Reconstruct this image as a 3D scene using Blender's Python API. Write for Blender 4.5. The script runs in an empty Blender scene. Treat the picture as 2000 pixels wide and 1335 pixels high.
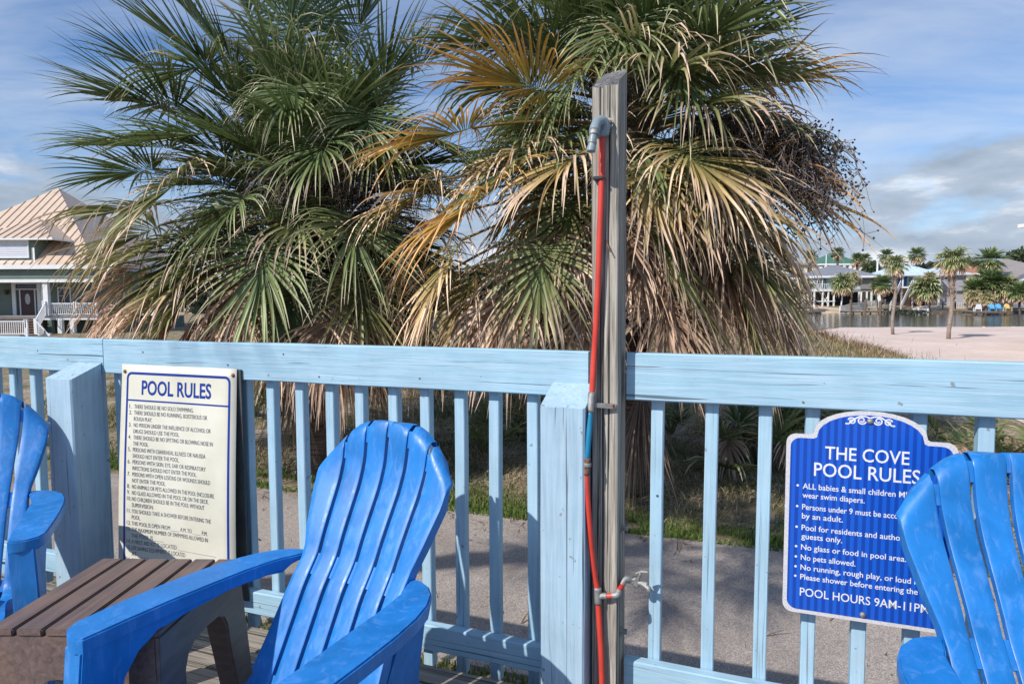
import bpy, bmesh, math, random
import numpy as np
from mathutils import Vector, Matrix, noise as mnoise
R = math.radians
random.seed(7)
sc = bpy.context.scene
COL = sc.collection

# ------------------------------------------------------------------ camera, sky, sun, exposure
FOC, EYE = 1237.0, 1.25
PITCH, ROLL = R(3.89), 0.0043
_fw = np.array([0, math.cos(PITCH), -math.sin(PITCH)]); _r = np.array([1.0, 0, 0]); _u = np.cross(_r, _fw)
_r2 = math.cos(ROLL) * _r - math.sin(ROLL) * _u
_u2 = math.cos(ROLL) * _u + math.sin(ROLL) * _r
cam_d = bpy.data.cameras.new('camera'); cam = bpy.data.objects.new('camera', cam_d); COL.objects.link(cam)
cam_d.sensor_width = 36; cam_d.lens = 36 * FOC / 2000; cam_d.clip_start = 0.02; cam_d.clip_end = 2500
m = Matrix(((_r2[0], _u2[0], -_fw[0], 0), (_r2[1], _u2[1], -_fw[1], 0), (_r2[2], _u2[2], -_fw[2], EYE), (0, 0, 0, 1)))
cam.matrix_world = m
sc.camera = cam

SUN_EL, SUN_AZ = R(40), R(50)       # light travels towards +X +Y (50 deg right of straight ahead)
sun_d = bpy.data.lights.new('sun', 'SUN'); sun = bpy.data.objects.new('sun', sun_d); COL.objects.link(sun)
sun_d.energy = 4.9; sun_d.angle = R(0.55); sun_d.color = (1.0, 0.94, 0.86)
ldir = Vector((math.sin(SUN_AZ) * math.cos(SUN_EL), math.cos(SUN_AZ) * math.cos(SUN_EL), -math.sin(SUN_EL)))
sun.rotation_euler = ldir.to_track_quat('-Z', 'Y').to_euler()

w = bpy.data.worlds.new('World'); sc.world = w; w.use_nodes = True
nt = w.node_tree; N = nt.nodes; L = nt.links
for n in list(N): N.remove(n)
def wn(t, **k):
    n = N.new(t)
    for a, b in k.items(): setattr(n, a, b)
    return n
def wmath(op, a, b=None, c=None, clamp=False):
    n = wn('ShaderNodeMath', operation=op); n.use_clamp = clamp
    for i, x in enumerate((a, b, c)):
        if x is None: continue
        if isinstance(x, (int, float)): n.inputs[i].default_value = x
        else: L.new(x, n.inputs[i])
    return n.outputs[0]
wout = wn('ShaderNodeOutputWorld'); bg = wn('ShaderNodeBackground'); bg.inputs['Strength'].default_value = 0.118
sky = wn('ShaderNodeTexSky', sky_type='NISHITA', sun_disc=False)
sky.sun_elevation = SUN_EL; sky.sun_rotation = R(230); sky.air_density = 1.1; sky.dust_density = 0.6; sky.ozone_density = 1.6
tc = wn('ShaderNodeTexCoord'); sep = wn('ShaderNodeSeparateXYZ'); L.new(tc.outputs['Generated'], sep.inputs[0])
zc = wmath('MAXIMUM', sep.outputs['Z'], 0.0)
# thin high streaks: direction projected on a high plane
den = wmath('ADD', zc, 0.12)
px_ = wmath('DIVIDE', sep.outputs['X'], den); py_ = wmath('DIVIDE', sep.outputs['Y'], den)
cmb = wn('ShaderNodeCombineXYZ'); L.new(px_, cmb.inputs[0]); L.new(py_, cmb.inputs[1])
mp = wn('ShaderNodeMapping'); L.new(cmb.outputs[0], mp.inputs[0]); mp.inputs['Rotation'].default_value = (0, 0, R(35)); mp.inputs['Scale'].default_value = (0.35, 1.0, 1)
nz = wn('ShaderNodeTexNoise'); L.new(mp.outputs[0], nz.inputs['Vector']); nz.inputs['Scale'].default_value = 1.5; nz.inputs['Detail'].default_value = 8; nz.inputs['Roughness'].default_value = 0.58; nz.inputs['Distortion'].default_value = 0.5
rp = wn('ShaderNodeValToRGB'); L.new(nz.outputs['Fac'], rp.inputs[0]); rp.color_ramp.elements[0].position = 0.40; rp.color_ramp.elements[1].position = 0.66
rp.color_ramp.elements[0].color = (0.03, 0.03, 0.03, 1); rp.color_ramp.elements[1].color = (0.60, 0.60, 0.60, 1)
tint = wn('ShaderNodeMixRGB', blend_type='MULTIPLY'); tint.inputs[0].default_value = 1; L.new(sky.outputs[0], tint.inputs[1]); tint.inputs[2].default_value = (0.64, 0.88, 1.20, 1)
mix1 = wn('ShaderNodeMixRGB'); L.new(rp.outputs[0], mix1.inputs[0]); L.new(tint.outputs[0], mix1.inputs[1]); mix1.inputs[2].default_value = (6.0, 6.7, 7.6, 1)
# cumulus bank low over the horizon
mp2 = wn('ShaderNodeMapping'); L.new(tc.outputs['Generated'], mp2.inputs[0]); mp2.inputs['Scale'].default_value = (1, 1, 2.3); mp2.inputs['Location'].default_value = (0.37, 0.1, 0)
nb = wn('ShaderNodeTexNoise'); L.new(mp2.outputs[0], nb.inputs['Vector']); nb.inputs['Scale'].default_value = 4.2; nb.inputs['Detail'].default_value = 10; nb.inputs['Roughness'].default_value = 0.56
hgt = wmath('MULTIPLY_ADD', zc, -2.1, 0.31)           # favours low directions
mask = wmath('MULTIPLY', wmath('SUBTRACT', wmath('ADD', nb.outputs['Fac'], hgt), 0.50), 9.0, clamp=True)
mask = wmath('MULTIPLY', mask, 0.95)
mp3 = wn('ShaderNodeMapping'); L.new(tc.outputs['Generated'], mp3.inputs[0]); mp3.inputs['Scale'].default_value = (1, 1, 3.4); mp3.inputs['Location'].default_value = (0.9, 0.2, 0.4)
nc = wn('ShaderNodeTexNoise'); L.new(mp3.outputs[0], nc.inputs['Vector']); nc.inputs['Scale'].default_value = 7.0; nc.inputs['Detail'].default_value = 9; nc.inputs['Roughness'].default_value = 0.55
rc = wn('ShaderNodeValToRGB'); L.new(nc.outputs['Fac'], rc.inputs[0])
rc.color_ramp.elements[0].position = 0.36; rc.color_ramp.elements[0].color = (2.9, 3.6, 4.5, 1)
rc.color_ramp.elements[1].position = 0.70; rc.color_ramp.elements[1].color = (8.4, 8.6, 9.0, 1)
e = rc.color_ramp.elements.new(0.55); e.color = (4.2, 4.9, 5.9, 1)
mix2 = wn('ShaderNodeMixRGB'); L.new(mask, mix2.inputs[0]); L.new(mix1.outputs[0], mix2.inputs[1]); L.new(rc.outputs[0], mix2.inputs[2])
L.new(mix2.outputs[0], bg.inputs['Color']); L.new(bg.outputs[0], wout.inputs['Surface'])

sc.view_settings.view_transform = 'Standard'; sc.view_settings.look = 'None'
sc.view_settings.exposure = 0.0; sc.view_settings.gamma = 1.0; sc.view_settings.use_curve_mapping = False
sc.cycles.max_bounces = 6; sc.cycles.transparent_max_bounces = 4

def at(px, py, Y):
    """real point at distance Y in front of the camera seen at photo column px, row py"""
    d = _fw + _r2 * (px - 1000) / FOC + _u2 * (667.5 - py) / FOC
    d = d * (Y / d[1])
    return Vector((d[0], d[1], d[2] + EYE))

# ------------------------------------------------------------------ materials
MATS = {}
def rgba(c): return (c[0], c[1], c[2], 1.0)
class NT:
    def __init__(s, name, rough=0.6, spec=0.5, metallic=0.0):
        s.m = bpy.data.materials.new(name); s.m.use_nodes = True; s.t = s.m.node_tree; s.n = s.t.nodes; s.l = s.t.links
        s.b = s.n['Principled BSDF']; s.b.inputs['Roughness'].default_value = rough; s.b.inputs['Metallic'].default_value = metallic
        s.b.inputs['Specular IOR Level'].default_value = spec
        s.c = s.n.new('ShaderNodeTexCoord')
    def mp(s, scale=(1, 1, 1), rot=(0, 0, 0), src='Object'):
        k = s.n.new('ShaderNodeMapping'); s.l.new(s.c.outputs[src], k.inputs[0]); k.inputs['Scale'].default_value = scale; k.inputs['Rotation'].default_value = rot
        return k.outputs[0]
    def noise(s, vec, scale=5, detail=4, rough=0.55, dist=0.0, out='Fac'):
        k = s.n.new('ShaderNodeTexNoise'); s.l.new(vec, k.inputs['Vector']); k.inputs['Scale'].default_value = scale; k.inputs['Detail'].default_value = detail
        k.inputs['Roughness'].default_value = rough; k.inputs['Distortion'].default_value = dist
        return k.outputs[out]
    def vor(s, vec, scale=5, feature='F1', out='Distance'):
        k = s.n.new('ShaderNodeTexVoronoi'); k.feature = feature; s.l.new(vec, k.inputs['Vector']); k.inputs['Scale'].default_value = scale
        return k.outputs[out]
    def ramp(s, fac, stops):
        k = s.n.new('ShaderNodeValToRGB'); s.l.new(fac, k.inputs[0]); el = k.color_ramp.elements
        for i, (p, c) in enumerate(stops):
            if i < 2: e = el[i]
            else: e = el.new(p)
            e.position = p; e.color = rgba(c) if isinstance(c, tuple) else (c, c, c, 1)
        return k.outputs[0]
    def mix(s, fac, a, b, mode='MIX'):
        k = s.n.new('ShaderNodeMixRGB'); k.blend_type = mode
        for i, x in enumerate((fac, a, b)):
            if isinstance(x, (int, float)): k.inputs[i].default_value = x if i == 0 else (x, x, x, 1)
            elif isinstance(x, tuple): k.inputs[i].default_value = rgba(x)
            else: s.l.new(x, k.inputs[i])
        return k.outputs[0]
    def math(s, op, a, b=0.0, clamp=False):
        k = s.n.new('ShaderNodeMath'); k.operation = op; k.use_clamp = clamp
        for i, x in enumerate((a, b)):
            if isinstance(x, (int, float)): k.inputs[i].default_value = x
            else: s.l.new(x, k.inputs[i])
        return k.outputs[0]
    def rand(s):
        k = s.n.new('ShaderNodeObjectInfo'); return k.outputs['Random']
    def color(s, c):
        if isinstance(c, tuple): s.b.inputs['Base Color'].default_value = rgba(c)
        else: s.l.new(c, s.b.inputs['Base Color'])
    def roughness(s, c): s.l.new(c, s.b.inputs['Roughness'])
    def bump(s, h, strength=0.3, dist=0.01, prev=None):
        k = s.n.new('ShaderNodeBump'); k.inputs['Strength'].default_value = strength; k.inputs['Distance'].default_value = dist
        s.l.new(h, k.inputs['Height'])
        if prev is not None: s.l.new(prev, k.inputs['Normal'])
        s.l.new(k.outputs[0], s.b.inputs['Normal']); return k.outputs[0]
def keep(nt, key): MATS[key] = nt.m; return nt.m

def plain(key, c, rough=0.6, var=0.12, scale=8, metallic=0.0, bump=0.0, spec=0.5):
    t = NT(key, rough, spec, metallic); v = t.noise(t.mp(), scale, 5)
    d = tuple(x * (1 - var) for x in c); b = tuple(min(1, x * (1 + var)) for x in c)
    t.color(t.ramp(v, [(0.3, d), (0.7, b)]))
    if bump: t.bump(t.noise(t.mp(), scale * 6, 3), bump, 0.003)
    return keep(t, key)

def painted(key, grain, base=(0.295, 0.485, 0.61), crack=1.0):
    """weathered light blue paint on grained wood; grain = 'x' or 'z'"""
    t = NT(key, 0.55, 0.35)
    st = (1.2, 26, 26) if grain == 'x' else (26, 26, 1.2)
    st2 = (0.8, 60, 60) if grain == 'x' else (60, 60, 0.8)
    off = t.n.new('ShaderNodeVectorMath'); off.operation = 'ADD'; t.l.new(t.c.outputs['Object'], off.inputs[0])
    cb = t.n.new('ShaderNodeCombineXYZ'); t.l.new(t.math('MULTIPLY', t.rand(), 7.0), cb.inputs[0]); t.l.new(t.math('MULTIPLY', t.rand(), 3.0), cb.inputs[2]); t.l.new(cb.outputs[0], off.inputs[1])
    def mp(sc_):
        k = t.n.new('ShaderNodeMapping'); t.l.new(off.outputs[0], k.inputs[0]); k.inputs['Scale'].default_value = sc_; return k.outputs[0]
    big = t.noise(mp((1, 1, 1)), 4.5, 5, 0.6)
    g = t.noise(mp(st), 3.0, 6, 0.6, 0.6)
    cr = t.noise(mp(st2), 1.3, 3, 0.5, 1.2)
    c = t.ramp(big, [(0.3, tuple(x * 0.86 for x in base)), (0.72, tuple(min(1, x * 1.13) for x in base))])
    c = t.mix(t.ramp(g, [(0.42, 0.0), (0.72, 0.45)]), c, (0.56, 0.66, 0.76))
    c = t.mix(t.ramp(g, [(0.22, 0.35), (0.40, 0.0)]), c, tuple(x * 0.55 for x in base))
    crk = t.ramp(cr, [(0.31, crack * .85), (0.35, 0.0)])
    c = t.mix(crk, c, (0.075, 0.105, 0.14))
    ch = t.noise(mp((1, 1, 1)), 34, 3, 0.5)
    chip = t.ramp(ch, [(0.69, 0.0), (0.72, 0.8)])
    c = t.mix(chip, c, (0.20, 0.22, 0.23))
    vd = t.vor(mp((1, 1, 1)), 9.0); c = t.mix(t.ramp(vd, [(0.035, 0.9), (0.045, 0.0)]), c, (0.04, 0.04, 0.05))
    t.color(c)
    h = t.mix(0.5, g, t.mix(1.0, crk, 1.0, 'SUBTRACT'))
    b1 = t.bump(t.mix(crk, g, (0, 0, 0)), 0.45, 0.004)
    t.bump(t.noise(mp(st), 14, 4), 0.22, 0.002, b1)
    return keep(t, key)
painted('paint_rail', 'x'); painted('paint_upright', 'z', (0.33, 0.52, 0.65), 0.7)
painted('paint_post', 'z', (0.34, 0.495, 0.61), 1.0)

def wood(key, grain, dark, light, scale=1.0, crackamt=0.9, rough=0.8):
    t = NT(key, rough, 0.25)
    a = {'x': (1.0, 30, 30), 'z': (30, 30, 1.0)}[grain]; b = {'x': (0.7, 90, 90), 'z': (90, 90, 0.7)}[grain]
    a = tuple(v * scale for v in a)
    off = t.n.new('ShaderNodeVectorMath'); off.operation = 'ADD'; t.l.new(t.c.outputs['Object'], off.inputs[0])
    cb = t.n.new('ShaderNodeCombineXYZ'); t.l.new(t.math('MULTIPLY', t.rand(), 9.0), cb.inputs[0]); t.l.new(t.math('MULTIPLY', t.rand(), 5.0), cb.inputs[2]); t.l.new(cb.outputs[0], off.inputs[1])
    def mp(sc_):
        k = t.n.new('ShaderNodeMapping'); t.l.new(off.outputs[0], k.inputs[0]); k.inputs['Scale'].default_value = sc_; return k.outputs[0]
    g = t.noise(mp(a), 2.2, 7, 0.65, 0.8); g2 = t.noise(mp(b), 1.6, 4, 0.5, 0.8); bg_ = t.noise(mp((1, 1, 1)), 3.0, 4)
    c = t.ramp(g, [(0.3, dark), (0.7, light)])
    c = t.mix(t.ramp(bg_, [(0.35, 0.0), (0.7, 0.35)]), c, tuple(x * 0.7 for x in light))
    ck = t.ramp(g2, [(0.39, crackamt), (0.45, 0.0)])
    c = t.mix(ck, c, (0.03, 0.028, 0.025)); t.color(c)
    t.bump(t.mix(ck, g, (0, 0, 0)), 0.8, 0.006)
    return keep(t, key)
wood('deck_wood', 'x', (0.17, 0.145, 0.12), (0.42, 0.37, 0.31))
wood('post_wood', 'z', (0.105, 0.09, 0.072), (0.60, 0.56, 0.49), 1.5, 1.0)
wood('post_end', 'z', (0.08, 0.08, 0.085), (0.26, 0.25, 0.25), 0.2)
wood('dock_wood', 'x', (0.25, 0.22, 0.19), (0.50, 0.46, 0.41))
wood('pile_wood', 'z', (0.10, 0.075, 0.055), (0.26, 0.20, 0.15))
wood('stair_wood', 'x', (0.20, 0.12, 0.08), (0.42, 0.28, 0.2))

def plastic(key, c, streak=0.34, rough=0.38):
    t = NT(key, rough, 0.5)
    n1 = t.noise(t.mp((1, 1, 1)), 5.5, 5, 0.6, 1.2); n2 = t.noise(t.mp((5, 5, 0.9)), 9, 6, 0.6, 0.8)
    hi = tuple(min(1, x * 1.18 + 0.01) for x in c)
    col = t.ramp(n1, [(0.32, tuple(x * 0.82 for x in c)), (0.7, hi)])
    col = t.mix(t.ramp(n2, [(0.52, 0.0), (0.8, streak)]), col, tuple(min(1, x * 1.15 + 0.20) for x in c))
    t.color(col)
    t.roughness(t.ramp(n2, [(0.3, rough * 0.8), (0.75, min(1, rough * 1.6))]))
    fine = t.noise(t.mp((70, 70, 3)), 3.0, 3); t.bump(fine, 0.07, 0.002)
    return keep(t, key)
plastic('blue_plastic', (0.006, 0.168, 0.51)); 
t = NT('brown_plastic', 0.5, 0.4)
g = t.noise(t.mp((40, 1.5, 40)), 2.0, 6, 0.6, 0.5); n1 = t.noise(t.mp(), 7, 4)
c = t.ramp(g, [(0.3, (0.085, 0.06, 0.058)), (0.7, (0.185, 0.13, 0.115))]); c = t.mix(t.ramp(n1, [(0.45, 0.0), (0.75, 0.45)]), c, (0.27, 0.16, 0.10))
t.color(c); t.bump(g, 0.3, 0.002); keep(t, 'brown_plastic')
t = NT('grey_brown_plastic', 0.42, 0.5); n1 = t.noise(t.mp((3, 3, 12)), 4, 5)
t.color(t.ramp(n1, [(0.3, (0.10, 0.078, 0.075)), (0.75, (0.17, 0.13, 0.125))])); keep(t, 'table_side')

# leaf materials driven by vertex colours: leaf dye, plus painted haze on far crowns
def leafmat(key, rough=0.42, transl=0.25):
    t = NT(key, rough, 0.45)
    a = t.n.new('ShaderNodeVertexColor'); a.layer_name = 'Col'
    n1 = t.noise(t.mp(), 14, 3); c = t.mix(1.0, a.outputs[0], t.ramp(n1, [(0.25, 0.78), (0.75, 1.18)]), 'MULTIPLY')
    t.color(c)
    tr = t.n.new('ShaderNodeBsdfTranslucent'); t.l.new(c, tr.inputs[0]); ms = t.n.new('ShaderNodeMixShader'); ms.inputs[0].default_value = transl
    o = t.n['Material Output']; t.l.new(t.b.outputs[0], ms.inputs[1]); t.l.new(tr.outputs[0], ms.inputs[2]); t.l.new(ms.outputs[0], o.inputs[0])
    return keep(t, key)
leafmat('leaf', 0.40, 0.22); leafmat('grass_blade', 0.6, 0.3)
plain('fruit', (0.035, 0.022, 0.03), 0.5, 0.5, 60); plain('twig', (0.22, 0.17, 0.14), 0.8, 0.3, 40)
t = NT('palm_bark', 0.9, 0.1); g = t.noise(t.mp((1, 1, 7)), 6, 6); t.color(t.ramp(g, [(0.3, (0.055, 0.04, 0.033)), (0.75, (0.24, 0.18, 0.14))])); t.bump(g, 0.9, 0.03); keep(t, 'palm_bark')
t = NT('pale_bark', 0.9, 0.1); g = t.noise(t.mp((1, 1, 9)), 5, 6); t.color(t.ramp(g, [(0.3, (0.19, 0.145, 0.12)), (0.75, (0.42, 0.34, 0.28))])); t.bump(g, 0.9, 0.04); keep(t, 'pale_bark')
plain('boot', (0.20, 0.145, 0.105), 0.85, 0.4, 14, bump=0.4)
plain('leafy_green', (0.05, 0.075, 0.028), 0.6, 0.5, 3)

plain('white_paint', (0.76, 0.77, 0.78), 0.5, 0.06, 3); plain('cream_paint', (0.68, 0.60, 0.43), 0.7, 0.06, 2)
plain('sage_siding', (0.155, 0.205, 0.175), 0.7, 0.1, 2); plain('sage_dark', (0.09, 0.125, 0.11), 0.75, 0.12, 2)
plain('tan_metal', (0.60, 0.46, 0.35), 0.42, 0.08, 1.5); plain('tan_rib', (0.34, 0.25, 0.19), 0.5, 0.1, 2)
plain('tan_shade', (0.30, 0.25, 0.24), 0.5, 0.08, 2)
plain('shutter', (0.66, 0.68, 0.74), 0.45, 0.04, 2); plain('door_red', (0.055, 0.010, 0.020), 0.35, 0.2, 3); plain('glass_dark', (0.035, 0.045, 0.065), 0.12, 0.3, 2)
plain('door_glass', (0.45, 0.46, 0.50), 0.2, 0.3, 18); plain('grey_shingle', (0.20, 0.215, 0.25), 0.8, 0.14, 3); plain('grey_wall', (0.25, 0.24, 0.22), 0.8, 0.08, 2)
plain('pale_metal_roof', (0.52, 0.64, 0.76), 0.35, 0.05, 1.5); plain('lilac_wall', (0.42, 0.41, 0.47), 0.75, 0.05, 2); plain('aqua_wall', (0.45, 0.60, 0.62), 0.7, 0.06, 2)
plain('deep_blue', (0.03, 0.12, 0.28), 0.6, 0.15, 2); plain('green_roof', (0.07, 0.17, 0.12), 0.5, 0.12, 1); plain('brown_roof', (0.33, 0.16, 0.105), 0.85, 0.1, 2)
plain('taupe_roof', (0.27, 0.245, 0.24), 0.85, 0.1, 2); plain('sky_chair', (0.10, 0.36, 0.62), 0.5, 0.1, 3); plain('yellow_chair', (0.62, 0.44, 0.16), 0.5, 0.1, 3)
plain('undercroft_shade', (0.03, 0.03, 0.035), 0.9, 0.3, 2); plain('teal_door', (0.09, 0.25, 0.27), 0.5, 0.1, 2)
plain('orange_pex', (0.60, 0.055, 0.035), 0.42, 0.16, 12); plain('blue_pex', (0.012, 0.20, 0.36), 0.4, 0.12, 12)
plain('grey_pvc', (0.23, 0.29, 0.32), 0.42, 0.15, 20); plain('galv', (0.30, 0.30, 0.29), 0.5, 0.3, 60, 0.5, 0.5); plain('rust', (0.22, 0.12, 0.085), 0.8, 0.5, 90, 0.2, 0.6)
plain('black_strap', (0.02, 0.02, 0.025), 0.5, 0.2, 10); plain('sign_dark', (0.05, 0.055, 0.06), 0.7, 0.3, 12)
plain('sign_blue_ink', (0.004, 0.032, 0.27), 0.4, 0.05, 10); plain('sign_black_ink', (0.05, 0.055, 0.10), 0.5, 0.2, 40)
plain('silver_ink', (0.72, 0.73, 0.76), 0.35, 0.06, 60); plain('yellow_lamp', (0.62, 0.33, 0.03), 0.45, 0.25, 20); plain('black_metal', (0.025, 0.022, 0.022), 0.5, 0.2, 12)
# cream sign face with faint dirt
t = NT('sign_cream', 0.42, 0.5); n1 = t.noise(t.mp(), 5, 6, 0.6); c = t.ramp(n1, [(0.3, (0.60, 0.585, 0.47)), (0.7, (0.72, 0.70, 0.60))])
n2 = t.noise(t.mp((1, 1, 0.4)), 60, 3); c = t.mix(t.ramp(n2, [(0.70, 0.0), (0.76, 0.6)]), c, (0.45, 0.40, 0.33)); t.color(c); keep(t, 'sign_cream')
# reflective blue sheeting: darker vertical bands
t = NT('sign_blue', 0.30, 0.5); w_ = t.n.new('ShaderNodeTexWave'); w_.bands_direction = 'X'; t.l.new(t.mp(), w_.inputs['Vector']); w_.inputs['Scale'].default_value = 16.5; w_.inputs['Distortion'].default_value = 0.0
c = t.ramp(w_.outputs['Fac'], [(0.35, (0.006, 0.055, 0.36)), (0.62, (0.010, 0.10, 0.55))]); t.color(c); keep(t, 'sign_blue')
t = NT('sign_border', 0.35, 0.5); v = t.vor(t.mp(), 260); t.color(t.ramp(v, [(0.3, (0.66, 0.65, 0.66)), (0.6, (0.54, 0.53, 0.55))])); keep(t, 'sign_border')

# ground
t = NT('path', 0.85, 0.2)
a = t.vor(t.mp(), 130, out='Color'); b = t.noise(t.mp(), 210, 2); d = t.noise(t.mp(), 1.1, 5)
bw = t.n.new('ShaderNodeRGBToBW'); t.l.new(a, bw.inputs[0])
c = t.ramp(bw.outputs[0], [(0.2, (0.12, 0.11, 0.10)), (0.85, (0.64, 0.56, 0.50))]); c = t.mix(0.45, c, t.ramp(b, [(0.35, (0.12, 0.11, 0.10)), (0.65, (0.54, 0.475, 0.43))]))
c = t.mix(t.ramp(d, [(0.35, 0.0), (0.7, 0.3)]), c, (0.42, 0.36, 0.33)); st = t.noise(t.mp((1, 1, 1)), 0.55, 6, 0.62, 0.6); c = t.mix(t.ramp(st, [(0.42, 0.42), (0.56, 0.0)]), c, (0.17, 0.145, 0.13))
t.color(c); t.bump(a, 0.5, 0.004); keep(t, 'path')
t = NT('ground', 0.95, 0.1)
g1 = t.noise(t.mp(), 1.6, 6, 0.65); g2 = t.noise(t.mp(), 22, 5, 0.7); g3 = t.noise(t.mp(), 90, 3, 0.7)
c = t.ramp(g1, [(0.34, (0.12, 0.125, 0.05)), (0.50, (0.34, 0.27, 0.17)), (0.66, (0.52, 0.43, 0.34))])
c = t.mix(t.ramp(g2, [(0.40, 0.75), (0.55, 0.0)]), c, (0.07, 0.065, 0.035)); c = t.mix(t.ramp(g3, [(0.5, 0.0), (0.7, 0.5)]), c, (0.46, 0.38, 0.30))
t.color(c); t.bump(g2, 0.9, 0.05); keep(t, 'ground')
t = NT('sand', 0.95, 0.1); g1 = t.noise(t.mp(), 0.35, 5); g2 = t.noise(t.mp(), 5, 5, 0.6)
c = t.ramp(g1, [(0.3, (0.56, 0.44, 0.38)), (0.7, (0.68, 0.56, 0.50))]); c = t.mix(t.ramp(g2, [(0.5, 0.0), (0.7, 0.35)]), c, (0.42, 0.33, 0.27)); g4 = t.noise(t.mp(), 1.2, 5, 0.7); c = t.mix(t.ramp(g4, [(0.5, 0.0), (0.72, 0.4)]), c, (0.78, 0.68, 0.60)); t.color(c); t.bump(g2, 0.4, 0.03); keep(t, 'sand')
t = NT('far_ground', 0.95, 0.1); g1 = t.noise(t.mp(), 0.22, 5); t.color(t.ramp(g1, [(0.38, (0.16, 0.15, 0.08)), (0.55, (0.47, 0.37, 0.27)), (0.7, (0.58, 0.46, 0.38))])); keep(t, 'far_ground')
t = NT('water', 0.07, 0.5); t.color((0.032, 0.042, 0.040)); h = t.noise(t.mp((0.25, 1.3, 1)), 1.1, 5, 0.6); t.bump(h, 0.35, 0.12); keep(t, 'water')
plain('treeline', (0.035, 0.05, 0.028), 0.9, 0.5, 0.6)
M = MATS

# ------------------------------------------------------------------ mesh helpers
class MB:
    def __init__(s): s.v = []; s.f = []; s.c = []
    def add(s, verts, faces, cols=None):
        o = len(s.v); s.v.extend([tuple(v) for v in verts]); s.f.extend([tuple(i + o for i in f) for f in faces])
        if cols is not None: s.c.extend(cols)
        return s
    def box(s, x0, x1, y0, y1, z0, z1, bev=0.0, mat=None):
        if bev:
            bm = bmesh.new(); bmesh.ops.create_cube(bm, size=1)
            for v in bm.verts: v.co = Vector(((x0 + x1) / 2 + v.co.x * (x1 - x0), (y0 + y1) / 2 + v.co.y * (y1 - y0), (z0 + z1) / 2 + v.co.z * (z1 - z0)))
            bmesh.ops.bevel(bm, geom=bm.edges[:], offset=bev, segments=2, affect='EDGES')
            return s.bm(bm, mat)
        v = [(x, y, z) for z in (z0, z1) for x, y in ((x0, y0), (x1, y0), (x1, y1), (x0, y1))]
        if mat: v = [mat @ Vector(p) for p in v]
        return s.add(v, [(3, 2, 1, 0), (4, 5, 6, 7), (0, 1, 5, 4), (1, 2, 6, 5), (2, 3, 7, 6), (3, 0, 4, 7)])
    def bm(s, bm, mat=None):
        if mat: bm.transform(mat)
        bm.verts.index_update(); s.add([v.co[:] for v in bm.verts], [[v.index for v in f.verts] for f in bm.faces]); bm.free(); return s
    def hull8(s, p):   # 8 corners: bottom ring 0-3, top ring 4-7
        return s.add(p, [(3, 2, 1, 0), (4, 5, 6, 7), (0, 1, 5, 4), (1, 2, 6, 5), (2, 3, 7, 6), (3, 0, 4, 7)])
    def prism(s, poly, fn0, fn1, bev=0.0):
        """poly of 2d points; fn0/fn1 map them to the two end faces"""
        bm = bmesh.new(); n = len(poly)
        a = [bm.verts.new(fn0(*p)) for p in poly]; b = [bm.verts.new(fn1(*p)) for p in poly]
        bm.faces.new(a[::-1]); bm.faces.new(b)
        for i in range(n): bm.faces.new((a[i], a[(i + 1) % n], b[(i + 1) % n], b[i]))
        bmesh.ops.recalc_face_normals(bm, faces=bm.faces[:])
        if bev:
            es = [e for e in bm.edges if (e.verts[0] in b and e.verts[1] in b) or (e.verts[0] in a and e.verts[1] in a)]
            bmesh.ops.bevel(bm, geom=es, offset=bev, segments=2, affect='EDGES')
        ng = [f for f in bm.faces if len(f.verts) > 4]
        bmesh.ops.triangulate(bm, faces=ng)
        return s.bm(bm)
    def tube(s, pts, rad, n=8, cap=True):
        pts = [Vector(p) for p in pts]; k = len(pts)
        if not hasattr(rad, '__len__'): rad = [rad] * k
        v = []; f = []; prev = None
        for i, p in enumerate(pts):
            d = (pts[min(i + 1, k - 1)] - pts[max(i - 1, 0)]).normalized()
            if prev is None: a = d.orthogonal().normalized()
            else: a = (prev - d * prev.dot(d)).normalized()
            prev = a; b = d.cross(a)
            for j in range(n):
                t_ = 2 * math.pi * j / n; v.append(p + (a * math.cos(t_) + b * math.sin(t_)) * rad[i])
        for i in range(k - 1):
            for j in range(n):
                f.append((i * n + j, i * n + (j + 1) % n, (i + 1) * n + (j + 1) % n, (i + 1) * n + j))
        if cap: f.append(tuple(range(n))[::-1]); f.append(tuple((k - 1) * n + j for j in range(n)))
        return s.add(v, f)
    def build(s, name, mat, parent=None, smooth=False, kind=None, **kw):
        me = bpy.data.meshes.new(name); me.from_pydata(s.v, [], s.f); me.materials.append(M[mat] if isinstance(mat, str) else mat)
        if s.c:
            ca = me.color_attributes.new('Col', 'FLOAT_COLOR', 'POINT'); ca.data.foreach_set('color', np.array(s.c, dtype=np.float32).ravel())
        if smooth:
            me.polygons.foreach_set('use_smooth', [True] * len(me.polygons))
        me.update(); return link(name, me, parent, kind, **kw)
def link(name, me, parent=None, kind=None, **kw):
    o = bpy.data.objects.new(name, me); COL.objects.link(o)
    if parent is not None: o.parent = parent
    if kind: o['kind'] = kind
    for k, v in kw.items(): o[k] = v
    return o
def thing(name, label, cat, loc=(0, 0, 0), rotz=0, group=None):
    o = bpy.data.objects.new(name, None); COL.objects.link(o); o.empty_display_size = 0.1
    o.location = loc; o.rotation_euler = (0, 0, rotz); o['label'] = label; o['category'] = cat
    if group: o['group'] = group
    return o
def copy_tree(o, parent=None):
    c = o.copy(); COL.objects.link(c)
    if parent: c.parent = parent
    for ch in list(o.children): copy_tree(ch, c)
    return c
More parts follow.
